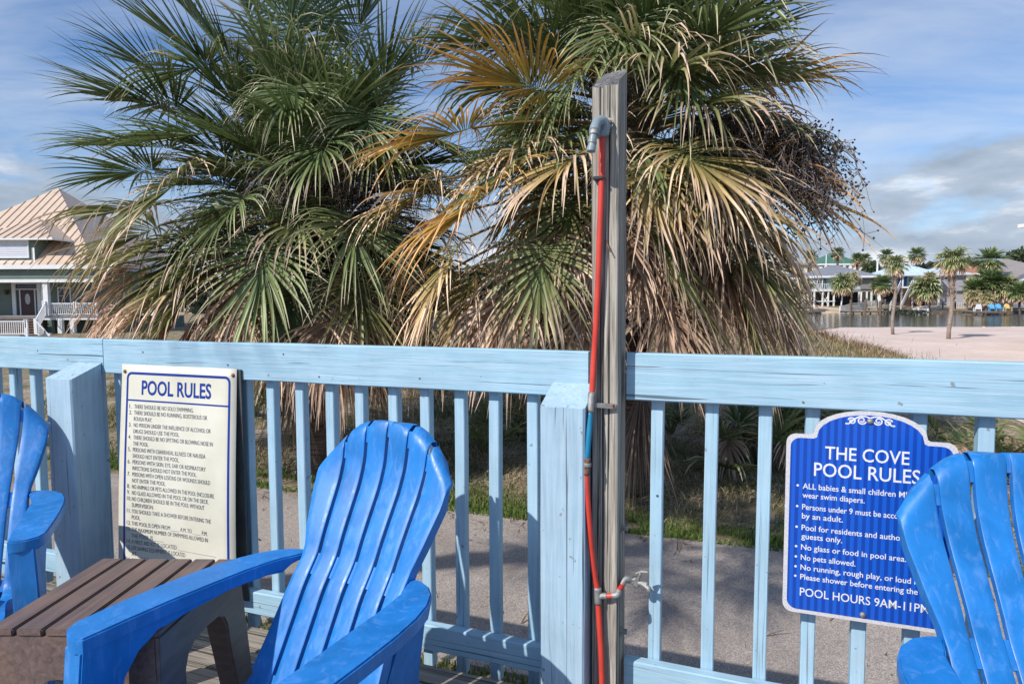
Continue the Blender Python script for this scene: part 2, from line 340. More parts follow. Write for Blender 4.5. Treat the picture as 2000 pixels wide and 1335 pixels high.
def smooth_by(o, ang=35):
    me = o.data; me.polygons.foreach_set('use_smooth', [True] * len(me.polygons)); 
    bm = bmesh.new(); bm.from_mesh(me)
    for e_ in bm.edges:
        if len(e_.link_faces) == 2 and e_.calc_face_angle(0) > R(ang): e_.smooth = False
    bm.to_mesh(me); bm.free(); return o

# ------------------------------------------------------------------ ground, path, water
C20, S20 = math.cos(R(20)), math.sin(R(20))
def fw(u, v, z=0):      # fence frame -> world
    return Vector((0.241 + u * C20 + v * S20, 1.99 - u * S20 + v * C20, z))
GZ = -1.2          # ground beside the deck
KS = (EYE - GZ) / 1.90
def sstep(a, b, x):
    x = min(1, max(0, (x - a) / (b - a))); return x * x * (3 - 2 * x)
def ground_z(x, y):
    z = GZ + 0.41 * sstep(8, 17, y)
    z += 1.28 * math.exp(-((x - 5.2) / 4.2) ** 2 - ((y - 16.5) / 4.5) ** 2)
    z += 0.50 * math.exp(-((x - 1) / 7) ** 2 - ((y - 15) / 4.0) ** 2)
    z += 0.35 * math.exp(-((x + 6) / 5) ** 2 - ((y - 17) / 5.0) ** 2)
    z -= 0.02 * sstep(10, 25, y) * sstep(3, 12, x)
    z -= 0.33 * sstep(12, 28, y) * sstep(-4, -12, x)
    z += 0.03 * mnoise.noise(Vector((x * 0.8, y * 0.8, 0))) * sstep(6, 8, y)
    z -= 1.3 * sstep(43, 53, y) * sstep(-22, -12, x)
    return z
xs = np.concatenate([np.linspace(-160, -24, 14), np.linspace(-20, 26, 93), np.linspace(30, 160, 14)]); ys = np.concatenate([np.linspace(-30, 2, 8), np.linspace(3, 24, 50), np.linspace(26, 56, 16), np.linspace(60, 110, 6)])
mb = MB(); nx = len(xs)
mb.add([(x, y, ground_z(x, y) - 0.25 * sstep(1.0, 2.5, x - (9.3 + (y - 15) * 0.32) - max(0, y - 36) * .6) * sstep(8, 10, y)) for y in ys for x in xs], [(j * nx + i, j * nx + i + 1, (j + 1) * nx + i + 1, (j + 1) * nx + i) for j in range(len(ys) - 1) for i in range(nx - 1)])
mb.build('ground', 'ground', None, True, 'structure')
# sand flat on the near bank (right)
def sand_z(x, y): return max(ground_z(x, y), -1.6) + 0.012 + 0.02 * mnoise.noise(Vector((x * .3, y * .3, 3)))
def sand_left(y): return 9.3 + (y - 15) * 0.32 + 0.8 * math.sin(y * 0.5) if y < 36 else 16.0 + (y - 36) * 0.9
pts = []; nrow = 0
rows = np.linspace(9, 50, 60)
for y in rows:
    xl = max(sand_left(y), 8.8); 
    for k in range(40): 
        x = xl + (120 - xl) * (k / 39.0) ** 2; pts.append((x, y, sand_z(x, y)))
mb = MB(); mb.add(pts, [(j * 40 + i, j * 40 + i + 1, (j + 1) * 40 + i + 1, (j + 1) * 40 + i) for j in range(len(rows) - 1) for i in range(39)])
mb.build('sand_bank', 'sand', None, True, 'structure')
mb = MB(); mb.add([(-1200, 40, -1.2), (1200, 40, -1.2), (1200, 112, -1.2), (-1200, 112, -1.2)], [(0, 1, 2, 3)]); mb.build('water', 'water', None, False, 'structure')
# far bank
def shore(x): return 101 - 0.21 * (x - 40)
def far_z(x, y):
    d = y - shore(x); return -0.95 + 0.9 * sstep(0, 14, d) + 0.4 * sstep(10, 40, d) - 0.5 * (1 - sstep(-1.2, 0.3, d))
xs = np.concatenate([np.linspace(-1200, -60, 12), np.linspace(-40, 110, 76), np.linspace(130, 1300, 12)]); ds = [-1.3, -0.6, 0, 1, 3, 6, 10, 16, 24, 40, 80, 200, 900]
mb = MB(); nx = len(xs)
mb.add([(x, shore(min(max(x, -40), 110)) + d, far_z(min(max(x, -40), 110), shore(min(max(x, -40), 110)) + d)) for d in ds for x in xs], [(j * nx + i, j * nx + i + 1, (j + 1) * nx + i + 1, (j + 1) * nx + i) for j in range(len(ds) - 1) for i in range(nx - 1)])
mb.build('far_bank', 'far_ground', None, True, 'structure')
# path parallel to the railing
mb = MB(); P = []
for k in range(61):
    u = -12 + k * 0.42
    P.append(fw(u, 4.51 + 0.05 * math.sin(u * 1.9) + 0.04 * mnoise.noise(Vector((u * 3, 0, 0))), GZ + 0.03)); P.append(fw(u, 1.79 + 0.03 * math.sin(u * 2.3 + 1), GZ + 0.03))
vv = P + [Vector((p.x, p.y, p.z - 0.12)) for p in P]; n = len(P)
fs = [(2 * i, 2 * i + 1, 2 * i + 3, 2 * i + 2) for i in range(60)] + [(2 * i, 2 * i + 2, 2 * i + 2 + n, 2 * i + n) for i in range(60)] + [(2 * i + 1, 2 * i + 1 + n, 2 * i + 3 + n, 2 * i + 3) for i in range(60)]
mb.add(vv, fs); o = mb.build('path', 'path', None, False, 'structure')

# ------------------------------------------------------------------ grass
rng = np.random.default_rng(11)
def blades(name, pos, h, wd, cols, mat='grass_blade', lean=0.35, label=None):
    """pos (n,3), h (n,), each blade 2 quads-ish (4 verts + tip)"""
    n = len(pos); az = rng.uniform(0, 2 * np.pi, n); la = rng.uniform(0, 2 * np.pi, n); ln = rng.uniform(0.1, lean * 2, n)
    side = np.stack([np.cos(az), np.sin(az), np.zeros(n)], 1) * wd[:, None] * 0.5
    ld = np.stack([np.cos(la), np.sin(la), np.zeros(n)], 1) * (ln * h)[:, None]
    up = np.array([0, 0, 1.0]) * h[:, None]
    v = np.stack([pos - side, pos + side, pos + up * 0.55 + ld * 0.35 - side * 0.8, pos + up * 0.55 + ld * 0.35 + side * 0.8, pos + up + ld], 1).reshape(-1, 3)
    b = np.arange(n) * 5
    quads = np.stack([b, b + 1, b + 3, b + 2], 1); tris = np.stack([b + 2, b + 3, b + 4], 1)
    me = bpy.data.meshes.new(name); me.vertices.add(len(v)); me.vertices.foreach_set('co', v.ravel())
    lv = np.concatenate([quads.ravel(), tris.ravel()]); me.loops.add(len(lv)); me.loops.foreach_set('vertex_index', lv)
    ls = np.concatenate([np.arange(n) * 4, 4 * n + np.arange(n) * 3]); lt = np.concatenate([np.full(n, 4), np.full(n, 3)])
    me.polygons.add(2 * n); me.polygons.foreach_set('loop_start', ls); me.polygons.foreach_set('loop_total', lt)
    me.update(calc_edges=True); me.validate()
    c = np.repeat(cols, 5, axis=0); c = np.concatenate([c, np.ones((len(c), 1))], 1)
    ca = me.color_attributes.new('Col', 'FLOAT_COLOR', 'POINT'); ca.data.foreach_set('color', c.astype(np.float32).ravel())
    me.materials.append(M[mat]); o = link(name, me, None, 'stuff')
    if label: o['label'] = label
    return o
def gz_arr(P): return np.array([ground_z(x, y) for x, y in P])
def pal(n, cols):
    c = np.array(cols)[rng.integers(0, len(cols), n)]; return c * rng.uniform(0.7, 1.3, (n, 1))
# green verge along the far edge of the path
n = 32000; u = rng.uniform(-11, 8, n); v = 4.46 + np.abs(rng.normal(0, 0.34, n)); keep_ = np.array([mnoise.noise(Vector((a * 1.3, b * 2, 5))) > -0.25 for a, b in zip(u, v)])
u, v = u[keep_], v[keep_]; P3 = np.array([fw(a, b)[:] for a, b in zip(u, v)]); P3[:, 2] = gz_arr(P3[:, :2]); n = len(P3)
blades('verge_grass', P3, rng.uniform(0.025, 0.085, n), rng.uniform(0.008, 0.016, n), pal(n, [(0.09, 0.165, 0.025), (0.14, 0.21, 0.035), (0.20, 0.25, 0.07)]), label='short green grass along the far edge of the path')
n = 14000; u = rng.uniform(-4, 3, n); v = rng.uniform(0.0, 1.78, n); P3 = np.array([fw(a, b)[:] for a, b in zip(u, v)]); P3[:, 2] = GZ
blades('deck_side_grass', P3, rng.uniform(0.03, 0.09, n), rng.uniform(0.007, 0.014, n), pal(n, [(0.09, 0.16, 0.02), (0.13, 0.20, 0.035), (0.20, 0.23, 0.06)]), label='bright green grass strip between deck and path')
# dry and green mixed ground cover beyond
n = 100000; u = rng.uniform(-13, 11, n); v = 4.8 + rng.gamma(1.6, 2.6, n)
cl = np.array([mnoise.noise(Vector((a * 0.9, b * 0.9, 2))) for a, b in zip(u, v)]); P3 = np.array([fw(a, b)[:] for a, b in zip(u, v)]); k = (cl > -0.12) & (P3[:, 1] < 15) & ~((P3[:, 0] > 8.5) & (P3[:, 1] > 9)); P3 = P3[k]; cl = cl[k]; n = len(P3); P3[:, 2] = gz_arr(P3[:, :2])
cc = np.where((cl + rng.normal(0, 0.15, n) > 0.12)[:, None], pal(n, [(0.11, 0.15, 0.045), (0.17, 0.19, 0.07), (0.08, 0.11, 0.035)]), pal(n, [(0.42, 0.33, 0.19), (0.52, 0.42, 0.27), (0.30, 0.235, 0.13), (0.17, 0.18, 0.08)]))
blades('ground_cover', P3, rng.uniform(0.015, 0.07, n) * (1 + 0.05 * P3[:, 1]), rng.uniform(0.006, 0.013, n) * (0.6 + 0.08 * P3[:, 1]), cc, lean=0.7, label='patchy dry and green grass beyond the path')
n = 900; u = rng.uniform(-6, 4, n); v = np.where(rng.random(n) < .6, 4.45 - np.abs(rng.normal(0, .3, n)), rng.uniform(1.8, 7, n)); P3 = np.array([fw(a, b)[:] for a, b in zip(u, v)]); P3[:, 2] = np.where(v < 4.5, GZ + 0.034, GZ + 0.02)
blades('leaf_litter', P3, rng.uniform(0.01, 0.05, n), rng.uniform(0.006, 0.02, n), pal(n, [(0.22, 0.14, 0.08), (0.36, 0.26, 0.16), (0.10, 0.07, 0.04)]), lean=3.0, label='scattered dry leaf bits on the path and verge')
# mound grass
n = 60000; x = rng.uniform(-9, 12.5, n); y = rng.uniform(11, 22, n); k = np.array([ground_z(a, b) > -0.60 + 0.1 * mnoise.noise(Vector((a, b, 1))) for a, b in zip(x, y)]) ; k &= ~(x > 9.8 + (y - 15) * 0.30); x = x[k]; y = y[k]; n = len(x)
P3 = np.stack([x, y, gz_arr(np.stack([x, y], 1))], 1); cl = np.array([mnoise.noise(Vector((a * 0.8, b * 0.8, 9))) for a, b in zip(x, y)])
cc = np.where((cl + rng.normal(0, 0.2, n) > 0.15)[:, None], pal(n, [(0.26, 0.15, 0.085), (0.20, 0.12, 0.07)]), pal(n, [(0.45, 0.34, 0.19), (0.33, 0.26, 0.12), (0.20, 0.19, 0.08), (0.55, 0.44, 0.29)]))
blades('mound_grass', P3, rng.uniform(0.08, 0.26, n) * (0.7 + 0.8 * np.clip(cl + 0.3, 0, 1)), rng.uniform(0.010, 0.02, n), cc, lean=0.5, label='dry tan beach grass covering the low mound')
n = 1500; x = rng.uniform(7, 15, n); y = rng.uniform(16, 34, n); x = x + (y - 16) * 0.42; k = rng.random(n) < np.exp(-((x - sand_left(20) - (y - 20) * .4) / 2.2) ** 2); x, y = x[k], y[k]; n = len(x)
P3 = np.stack([x, y, gz_arr(np.stack([x, y], 1))], 1); blades('sand_edge_weeds', P3, rng.uniform(0.12, 0.45, n), rng.uniform(0.01, 0.016, n), pal(n, [(0.25, 0.20, 0.11), (0.14, 0.13, 0.06)]), lean=0.5, label='sparse weeds at the sand edge')

# ------------------------------------------------------------------ palm leaves
GREEN = [(0.075, 0.120, 0.040), (0.098, 0.145, 0.050), (0.065, 0.105, 0.038)]
def fan_leaf(hub, p, nrm, Rl, nseg=44, spread=135, droop=0.5, tip=0.6, K=9, base=(0.06, 0.09, 0.03), mid=None, end=(0.25, 0.22, 0.12), split=0.42, endstart=0.6, rs=None, cup=0.25, wid=1.0, costa=0.26):
    """returns verts, faces, colours of a costapalmate fan"""
    rs = rs or np.random.default_rng(random.randrange(1 << 30))
    p = np.array(p) / np.linalg.norm(p); nrm = np.array(nrm) - p * np.dot(nrm, p); nrm /= np.linalg.norm(nrm); s = np.cross(p, nrm)
    mid = mid or base
    ph = np.radians(np.linspace(-spread, spread, nseg)) + rs.normal(0, 0.030, nseg); dphi = 2 * np.radians(spread) / nseg
    D = np.cos(ph)[:, None] * p + np.sin(ph)[:, None] * s + (cup * np.abs(np.sin(ph)) + rs.normal(0, 0.06, nseg))[:, None] * nrm
    D /= np.linalg.norm(D, axis=1)[:, None]
    Ls = Rl * (0.72 + 0.28 * np.cos(ph)) * rs.uniform(0.86, 1.10, nseg)
    g = np.array([0, 0, -1.0]); cost = costa * Rl * np.clip(np.cos(ph * 0.62), 0, 1) ** 3
    cd = p + g * 0.35 * droop; cd /= np.linalg.norm(cd)
    pos = np.array(hub)[None, :] + cost[:, None] * cd[None, :]
    ts = np.linspace(0, 1, K) ** 0.9
    tipr = tip * rs.uniform(0.3, 1.7, nseg); tipst = rs.uniform(0.45, 0.78, nseg); dr = droop * rs.uniform(0.8, 1.2, nseg); wob = rs.normal(0, 0.10, (nseg, 3)) * (0.7 + 1.2 * tip)
    V = np.zeros((nseg, K, 3, 3)); Cc = np.zeros((nseg, K, 3, 4)); prev = pos.copy()
    roll = rs.normal(0, 0.55, nseg)
    b_, m_, e_ = np.array(base), np.array(mid), np.array(end)
    var = rs.uniform(0.75, 1.25, nseg); est = endstart + rs.normal(0, 0.12, nseg)
    w0 = (2 * Ls * split * math.sin(dphi / 2)) * wid
    for k in range(K):
        t_ = ts[k]; dt = (ts[k] - ts[k - 1]) if k else 0
        dk = D + g[None, :] * (dr * t_ ** 1.4 + tipr * 3.2 * np.clip(t_ - tipst, 0, 1))[:, None] + wob * t_ * t_
        dk /= np.linalg.norm(dk, axis=1)[:, None]
        prev = prev + dk * (Ls * dt)[:, None]
        sv = np.cross(dk, nrm[None, :] + s[None, :] * roll[:, None]); nl = np.linalg.norm(sv, axis=1)[:, None]; sv = sv / np.maximum(nl, 1e-4)
        nn = np.cross(sv, dk)
        wk = w0 * min(1, max(t_, 0.06) / split) if t_ <= split else w0 * max(0.06, (1 - (t_ - split) / (1 - split)) ** 0.8)
        wk = wk if hasattr(wk, '__len__') else np.full(nseg, wk)
        V[:, k, 0] = prev - sv * (wk / 2)[:, None]; V[:, k, 1] = prev - nn * (wk * 0.30)[:, None]; V[:, k, 2] = prev + sv * (wk / 2)[:, None]
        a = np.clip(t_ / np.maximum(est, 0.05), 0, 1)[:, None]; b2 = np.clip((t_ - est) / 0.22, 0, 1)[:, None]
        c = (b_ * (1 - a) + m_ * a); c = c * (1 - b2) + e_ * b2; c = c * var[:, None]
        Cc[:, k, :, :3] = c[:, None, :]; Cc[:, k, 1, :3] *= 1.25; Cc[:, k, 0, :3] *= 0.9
    Cc[..., 3] = 1
    idx = np.arange(nseg * K * 3).reshape(nseg, K, 3)
    q1 = np.stack([idx[:, :-1, 0], idx[:, :-1, 1], idx[:, 1:, 1], idx[:, 1:, 0]], -1).reshape(-1, 4)
    q2 = np.stack([idx[:, :-1, 1], idx[:, :-1, 2], idx[:, 1:, 2], idx[:, 1:, 1]], -1).reshape(-1, 4)
    return V.reshape(-1, 3), np.concatenate([q1, q2]), Cc.reshape(-1, 4)
def np_mesh(name, vs, fs, cs, mat, parent, kind=None):
    v = np.concatenate(vs); f = []; o = 0
    for a, b in zip(vs, fs): f.append(b + o); o += len(a)
    f = np.concatenate(f); c = np.concatenate(cs)
    me = bpy.data.meshes.new(name); me.vertices.add(len(v)); me.vertices.foreach_set('co', v.astype(np.float32).ravel())
    me.loops.add(f.size); me.loops.foreach_set('vertex_index', f.ravel()); me.polygons.add(len(f)); me.polygons.foreach_set('loop_start', np.arange(len(f)) * 4); me.polygons.foreach_set('loop_total', np.full(len(f), 4))
    me.update(calc_edges=True)
    ca = me.color_attributes.new('Col', 'FLOAT_COLOR', 'POINT'); ca.data.foreach_set('color', c.astype(np.float32).ravel())
    me.materials.append(M[mat])
    return link(name, me, parent, kind)
def stalk(p0, p1, sag, r0, r1, col, n=5, K=8):
    m_ = MB(); p0 = Vector(p0); p1 = Vector(p1); pts = []
    for k in range(K):
        t_ = k / (K - 1); q = p0.lerp(p1, t_); q.z += sag * 4 * t_ * (1 - t_); pts.append(q)
    m_.tube(pts, [r0 + (r1 - r0) * k / (K - 1) for k in range(K)], n, cap=False)
    v = np.array([tuple(x) for x in m_.v]); return v, np.array([f for f in m_.f]), np.tile(np.array([*col, 1.0]), (len(v), 1))
TYPES = {  # base, mid, end, endstart, droop, tip, petiole
    'G': (GREEN, (0.120, 0.165, 0.060), (0.45, 0.41, 0.24), 0.86, 0.12, 0.20, (0.14, 0.16, 0.06)),
    'S': (GREEN, (0.215, 0.255, 0.105), (0.58, 0.50, 0.35), 0.76, 0.50, 0.90, (0.15, 0.16, 0.07)),
    'L': ([(0.085, 0.125, 0.04), (0.10, 0.14, 0.045)], (0.30, 0.29, 0.125), (0.64, 0.46, 0.34), 0.62, 0.50, 0.95, (0.20, 0.17, 0.08)),
    'O': ([(0.12, 0.15, 0.04), (0.15, 0.16, 0.045)], (0.50, 0.29, 0.065), (0.74, 0.44, 0.20), 0.62, 0.30, 0.8, (0.33, 0.20, 0.06)),
    'Y': ([(0.15, 0.165, 0.05), (0.20, 0.18, 0.06)], (0.44, 0.32, 0.13), (0.70, 0.52, 0.37), 0.48, 0.65, 1.2, (0.30, 0.19, 0.08)),
    'D': ([(0.32, 0.21, 0.15), (0.38, 0.26, 0.18)], (0.46, 0.31, 0.215), (0.64, 0.47, 0.35), 0.5, 0.9, 1.2, (0.25, 0.16, 0.10)),
}
SPREAD = {'G': 128, 'S': 112, 'L': 104, 'O': 116, 'Y': 96, 'D': 80}
def palm_leaf(parent, ax, zc, hub, p, Rl, typ, rs, nseg=44, K=9, spread=135, droopk=1.0):
    base, mid, end, es, dr, tip, pc = TYPES[typ]
    base = base[rs.integers(len(base))]; j = lambda c, a=0.15: tuple(np.clip(np.array(c) * (1 + rs.normal(0, a)), 0.01, 0.9))
    hub = np.array(hub); o = np.array([ax[0], ax[1], zc]); out = hub - o; out[2] = 0
    out = out / (np.linalg.norm(out) + 1e-6); p = np.array(p) / np.linalg.norm(p)
    # upper leaf side: rotate p by +90 deg in the vertical plane
    ph = np.array([p[0], p[1], 0]); lh = np.linalg.norm(ph); oh = ph / lh if lh > 0.25 else out
    nrm = -p[2] * oh + np.array([0, 0, max(lh, 0.05)]) ; nrm = nrm + rs.normal(0, 0.12, 3)
    if typ == 'D': mid = tuple(np.array(mid) * 1.0)
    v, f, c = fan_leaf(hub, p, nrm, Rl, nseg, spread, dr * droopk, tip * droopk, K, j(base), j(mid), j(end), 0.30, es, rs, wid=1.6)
    v2, f2, c2 = stalk(o, hub, 0.06, 0.020, 0.011, j(pc))
    return np_mesh('leaf', [v, v2], [f, f2], [c, c2], 'leaf', parent)
def berry_cluster(name, parent, p0, p1, sag, drop, n, spread, rs, bcol='fruit', berries=True, nb=42):
    """arching stalk with hanging branchlets and small dark berries"""
    p0 = Vector(p0); p1 = Vector(p1); main = []
    for k in range(14):
        t_ = k / 13; q = p0.lerp(p1, t_); q.z += sag * 4 * t_ * (1 - t_) - 0.25 * t_ ** 3 * abs(drop); main.append(q)
    tw = MB(); tw.tube(main, [0.012 - 0.008 * k / 13 for k in range(14)], 5)
    bv = []; bf = []
    octv = np.array([(1, 0, 0), (-1, 0, 0), (0, 1, 0), (0, -1, 0), (0, 0, 1), (0, 0, -1)], float); octf = [(0, 2, 4), (2, 1, 4), (1, 3, 4), (3, 0, 4), (2, 0, 5), (1, 2, 5), (3, 1, 5), (0, 3, 5)]
    for i in range(nb):
        t_ = 0.25 + 0.75 * rs.random(); q = main[min(13, int(t_ * 13))]
        d = Vector((rs.normal(0, 1) , rs.normal(0, 1), rs.normal(-0.2, 0.5))).normalized() * spread * rs.uniform(0.4, 1); br = []
        for k in range(6):
            s_ = k / 5; br.append(q + d * s_ + Vector((rs.normal(0, .012), rs.normal(0, .012), -drop * s_ * s_ * rs.uniform(0.7, 1.1))))
        tw.tube(br, [0.0035 * (1 - 0.6 * k / 5) for k in range(6)], 3, cap=False)
        for sub in range(n):
            b_ = br[rs.integers(1, 6)]; e_ = b_ + Vector((rs.normal(0, .05), rs.normal(0, .05), rs.normal(-0.04, .05)))
            if rs.random() < 0.85: tw.tube([b_, e_], 0.0024, 3, cap=False)
            if berries:
                r_ = rs.uniform(0.008, 0.013); o_ = len(bv); bv.extend([tuple(np.array(e_) + octv[a] * r_) for a in range(6)]); bf.extend([tuple(a + o_ for a in f) for f in octf])
    st = tw.build('fruit_stalk', 'twig', parent)
    if berries:
        b = MB(); b.add(bv, bf); b.build('berries', bcol, st, kind='stuff')
    return st
def boots(parent, ax, z0, z1, r, n, rs, mat='boot'):
    b = MB()
    for i in range(n):
        z = z0 + (z1 - z0) * (i + rs.random() * 0.5) / n; a = i * 2.4 + rs.normal(0, 0.2); c, s_ = math.cos(a), math.sin(a)
        l = rs.uniform(0.10, 0.22); w0 = rs.uniform(0.05, 0.08); o_ = Vector((ax[0] + c * r * 0.9, ax[1] + s_ * r * 0.9, z)); e_ = o_ + Vector((c * l * 0.6, s_ * l * 0.6, l)); sd = Vector((-s_, c, 0)); th = Vector((c, s_, 0)) * 0.014
        b.hull8([o_ - sd * w0 - th, o_ + sd * w0 - th, o_ + sd * w0 + th, o_ - sd * w0 + th, e_ - sd * w0 * .45 - th, e_ + sd * w0 * .45 - th, e_ + sd * w0 * .45 + th, e_ - sd * w0 * .45 + th])
    return b.build('leaf_stub', mat, parent, kind='stuff')
GP = -0.65
def put_farther(root):   # same shape, true distance on the lower ground
    root.location = Vector((root.location.x * KS, root.location.y * KS, EYE + (root.location.z - EYE) * KS)); root.scale = (KS, KS, KS)
def big_palm(label, ax, gz, ctr_z, hand, seed, nrand, tmix, ndry, hubr=0.95, Rm=0.90, back_bias=0.5, group=None):
    rs = np.random.default_rng(seed); root = thing('palm_tree', label, 'palm tree', (ax[0], ax[1], gz), 0, group)
    T = Matrix.Translation((-ax[0], -ax[1], -gz)); axl = (0, 0); zc = ctr_z - gz
    m_ = MB(); K = 14; m_.tube([(0.02 * math.sin(k), 0.02 * math.cos(k * 1.3), zc * k / (K - 1) * 1.02) for k in range(K)], [0.17 + 0.02 * math.sin(k * 2.1) for k in range(K)], 14)
    m_.build('trunk', 'palm_bark', root, True)
    boots(root, axl, 0.5, zc + 0.1, 0.17, 60, rs)
    for (px, py, dY, ang, tow, Rl, typ, dk) in hand:
        h = at(px, py, ax[1] + dY); h = h - Vector((ax[0], ax[1], gz)); k = math.sqrt(max(0, 1 - tow * tow)); p = (math.cos(R(ang)) * k, -tow, math.sin(R(ang)) * k)
        oz = min(max(h.z + 0.15, zc - 0.55), zc + 0.12)
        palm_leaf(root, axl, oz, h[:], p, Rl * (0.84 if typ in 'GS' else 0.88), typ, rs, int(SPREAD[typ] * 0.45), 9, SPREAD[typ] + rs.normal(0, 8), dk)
    for i in range(nrand):
        f = (i + 0.5) / nrand; el = R(82 - 128 * f) + rs.normal(0, 0.08); az = i * 2.39996 + rs.normal(0, 0.2)
        if math.sin(az) < -0.35 and rs.random() < back_bias: az = -az
        hr = hubr * rs.uniform(0.62, 1.12); d = np.array([math.cos(az) * math.cos(el), math.sin(az) * math.cos(el), math.sin(el)])
        oz = zc - 0.45 * f; h = np.array([0, 0, oz]) + d * hr; e2 = el - R(12 + 22 * f); p = (math.cos(az) * math.cos(e2), math.sin(az) * math.cos(e2), math.sin(e2))
        typ = tmix(f, rs, az)
        palm_leaf(root, axl, oz, h, p, Rm * rs.uniform(0.88, 1.08), typ, rs, int(SPREAD[typ] * 0.42), 8, SPREAD[typ], 1.0)
    for i in range(ndry):
        az = i * 2.39996 + rs.normal(0, 0.3); r_ = rs.uniform(0.35, 1.15); el = R(rs.uniform(-62, -30)); oz = zc - 0.55
        h = np.array([math.cos(az) * r_, math.sin(az) * r_, oz - r_ * 0.55 + rs.normal(0, 0.08)]); p = (math.cos(az) * 0.4, math.sin(az) * 0.4, -0.92)
        palm_leaf(root, axl, oz, h, p, rs.uniform(0.75, 1.0), 'D', rs, 34, 8, 80, 1.0)
    return root, rs
# first palm (behind the middle of the left railing)
ax1 = at(612, 700, 6.75)[:2]; ctr1 = at(605, 395, 6.75).z
hand1 = [ # px, py, dY, image angle, towards-camera, blade, type, droop factor
    (467, 141, -0.5, 125, 0.15, 1.15, 'G', 0.6), (574, 100, -0.4, 93, 0.2, 1.15, 'G', 0.5), (577, 168, -1.0, 265, 0.75, 0.86, 'S', 0.9),
    (729, 194, -0.5, 55, 0.15, 1.1, 'G', 0.6), (716, 215, -0.9, 285, 0.5, 0.95, 'S', 0.8), (414, 122, -0.5, 200, 0.4, 1.0, 'S', 0.8),
    (350, 210, -0.5, 170, 0.25, 1.15, 'G', 0.7), (336, 290, -0.6, 178, 0.3, 1.12, 'G', 0.8), (368, 340, -0.9, 225, 0.5, 1.12, 'L', 0.8),
    (370, 456, -0.5, 200, 0.3, 1.1, 'L', 0.9), (414, 500, -0.7, 215, 0.35, 1.15, 'L', 0.9), (520, 478, -1.1, 268, 0.45, 1.12, 'S', 0.7),
    (687, 422, -1.1, 290, 0.6, 1.05, 'S', 0.8), (570, 560, -0.9, 275, 0.4, 0.95, 'S', 0.9), (330, 566, -0.6, 215, 0.3, 1.1, 'D', 0.8),
    (760, 330, -0.2, 10, 0.1, 1.1, 'G', 0.8), (640, 60, 0.2, 75, 0.0, 1.1, 'G', 0.6), (500, 60, 0.3, 110, 0.0, 1.1, 'G', 0.6), (745, 470, -0.5, 330, 0.3, 1.05, 'L', 0.9),
    (430, 590, -0.7, 245, 0.3, 1.0, 'D', 0.8), (640, 590, -0.6, 290, 0.3, 0.9, 'D', 0.8), (300, 400, 0.1, 185, 0.1, 1.2, 'L', 0.8), (410, 130, -0.6, 142, 0.15, 1.15, 'G', 0.6), (320, 215, -0.4, 165, 0.2, 1.05, 'G', 0.8), (620, 50, -0.3, 98, 0.1, 1.1, 'G', 0.6), (690, 90, -0.2, 70, 0.1, 1.1, 'G', 0.6), (420, 260, -0.8, 190, 0.4, 1.05, 'G', 0.8), (300, 330, -0.2, 190, 0.2, 1.0, 'G', 0.9), (310, 440, -0.3, 205, 0.25, 1.1, 'L', 0.8), (290, 510, -0.2, 215, 0.2, 1.0, 'D', 0.9), (360, 590, -0.6, 240, 0.3, 0.9, 'D', 0.9), (560, 620, -0.7, 268, 0.3, 0.8, 'D', 0.9), (230, 590, 0.0, 235, 0.2, 0.8, 'D', 0.9), (390, 560, -0.8, 230, 0.35, 1.1, 'L', 0.8), (280, 570, 0.2, 220, 0.1, 1.0, 'D', 0.8), (500, 610, -0.5, 260, 0.3, 0.9, 'D', 0.8), (480, 380, -1.0, 235, 0.6, 1.0, 'S', 0.8), (640, 270, -1.1, 250, 0.7, 0.9, 'S', 0.9), (800, 260, -0.4, 340, 0.3, 1.0, 'S', 0.9), (770, 560, -0.3, 300, 0.2, 1.0, 'L', 0.9), (700, 540, -0.8, 285, 0.35, 1.0, 'L', 0.8), (400, 60, 0.0, 130, 0.1, 1.1, 'G', 0.6), (330, 150, 0.2, 155, 0.1, 1.0, 'G', 0.7), (860 - 60, 130, 0.1, 25, 0.1, 1.0, 'G', 0.7)]
def mix1_(f, rs, az):
    r_ = rs.random()
    if f < 0.45: return 'G' if r_ < 0.75 else 'S'
    if f < 0.75: return 'G' if r_ < 0.45 else ('S' if r_ < 0.7 else 'L')
    return 'L' if r_ < 0.4 else 'D'
palm1, rs1 = big_palm('bushy dark green fan palm behind the railing, left of the weathered shower post', (ax1[0], ax1[1]), GP, ctr1, hand1, 3, 120, mix1_, 44, back_bias=0.35)
def loc(pt_, ax, gz): return Vector(pt_) - Vector((ax[0], ax[1], gz))
L1 = lambda px, py, dY: loc(at(px, py, ax1[1] + dY), ax1, GP)
berry_cluster('fruit_stalk', palm1, L1(590, 380, 0), L1(455, 200, -0.7), 0.15, 0.35, 5, 0.28, rs1)
berry_cluster('fruit_stalk', palm1, L1(600, 380, -0.1), L1(650, 330, -0.8), 0.2, 0.35, 7, 0.35, rs1)
berry_cluster('fruit_stalk', palm1, L1(600, 390, 0), L1(560, 330, -0.7), 0.2, 0.30, 7, 0.35, rs1)
berry_cluster('fruit_stalk', palm1, L1(610, 390, 0), L1(770, 400, -0.4), 0.15, 0.30, 7, 0.35, rs1)
berry_cluster('fruit_stalk', palm1, L1(590, 390, 0.3), L1(200, 300, 0.3), 0.2, 0.30, 6, 0.35, rs1)
berry_cluster('fruit_stalk', palm1, L1(600, 400, 0), L1(690, 300, -0.9), 0.15, 0.40, 9, 0.36, rs1, nb=60)
berry_cluster('fruit_stalk', palm1, L1(600, 400, 0), L1(520, 310, -1.0), 0.15, 0.40, 9, 0.36, rs1, nb=60)
berry_cluster('fruit_stalk', palm1, L1(610, 400, 0), L1(830, 330, -0.5), 0.15, 0.35, 9, 0.34, rs1, nb=50)
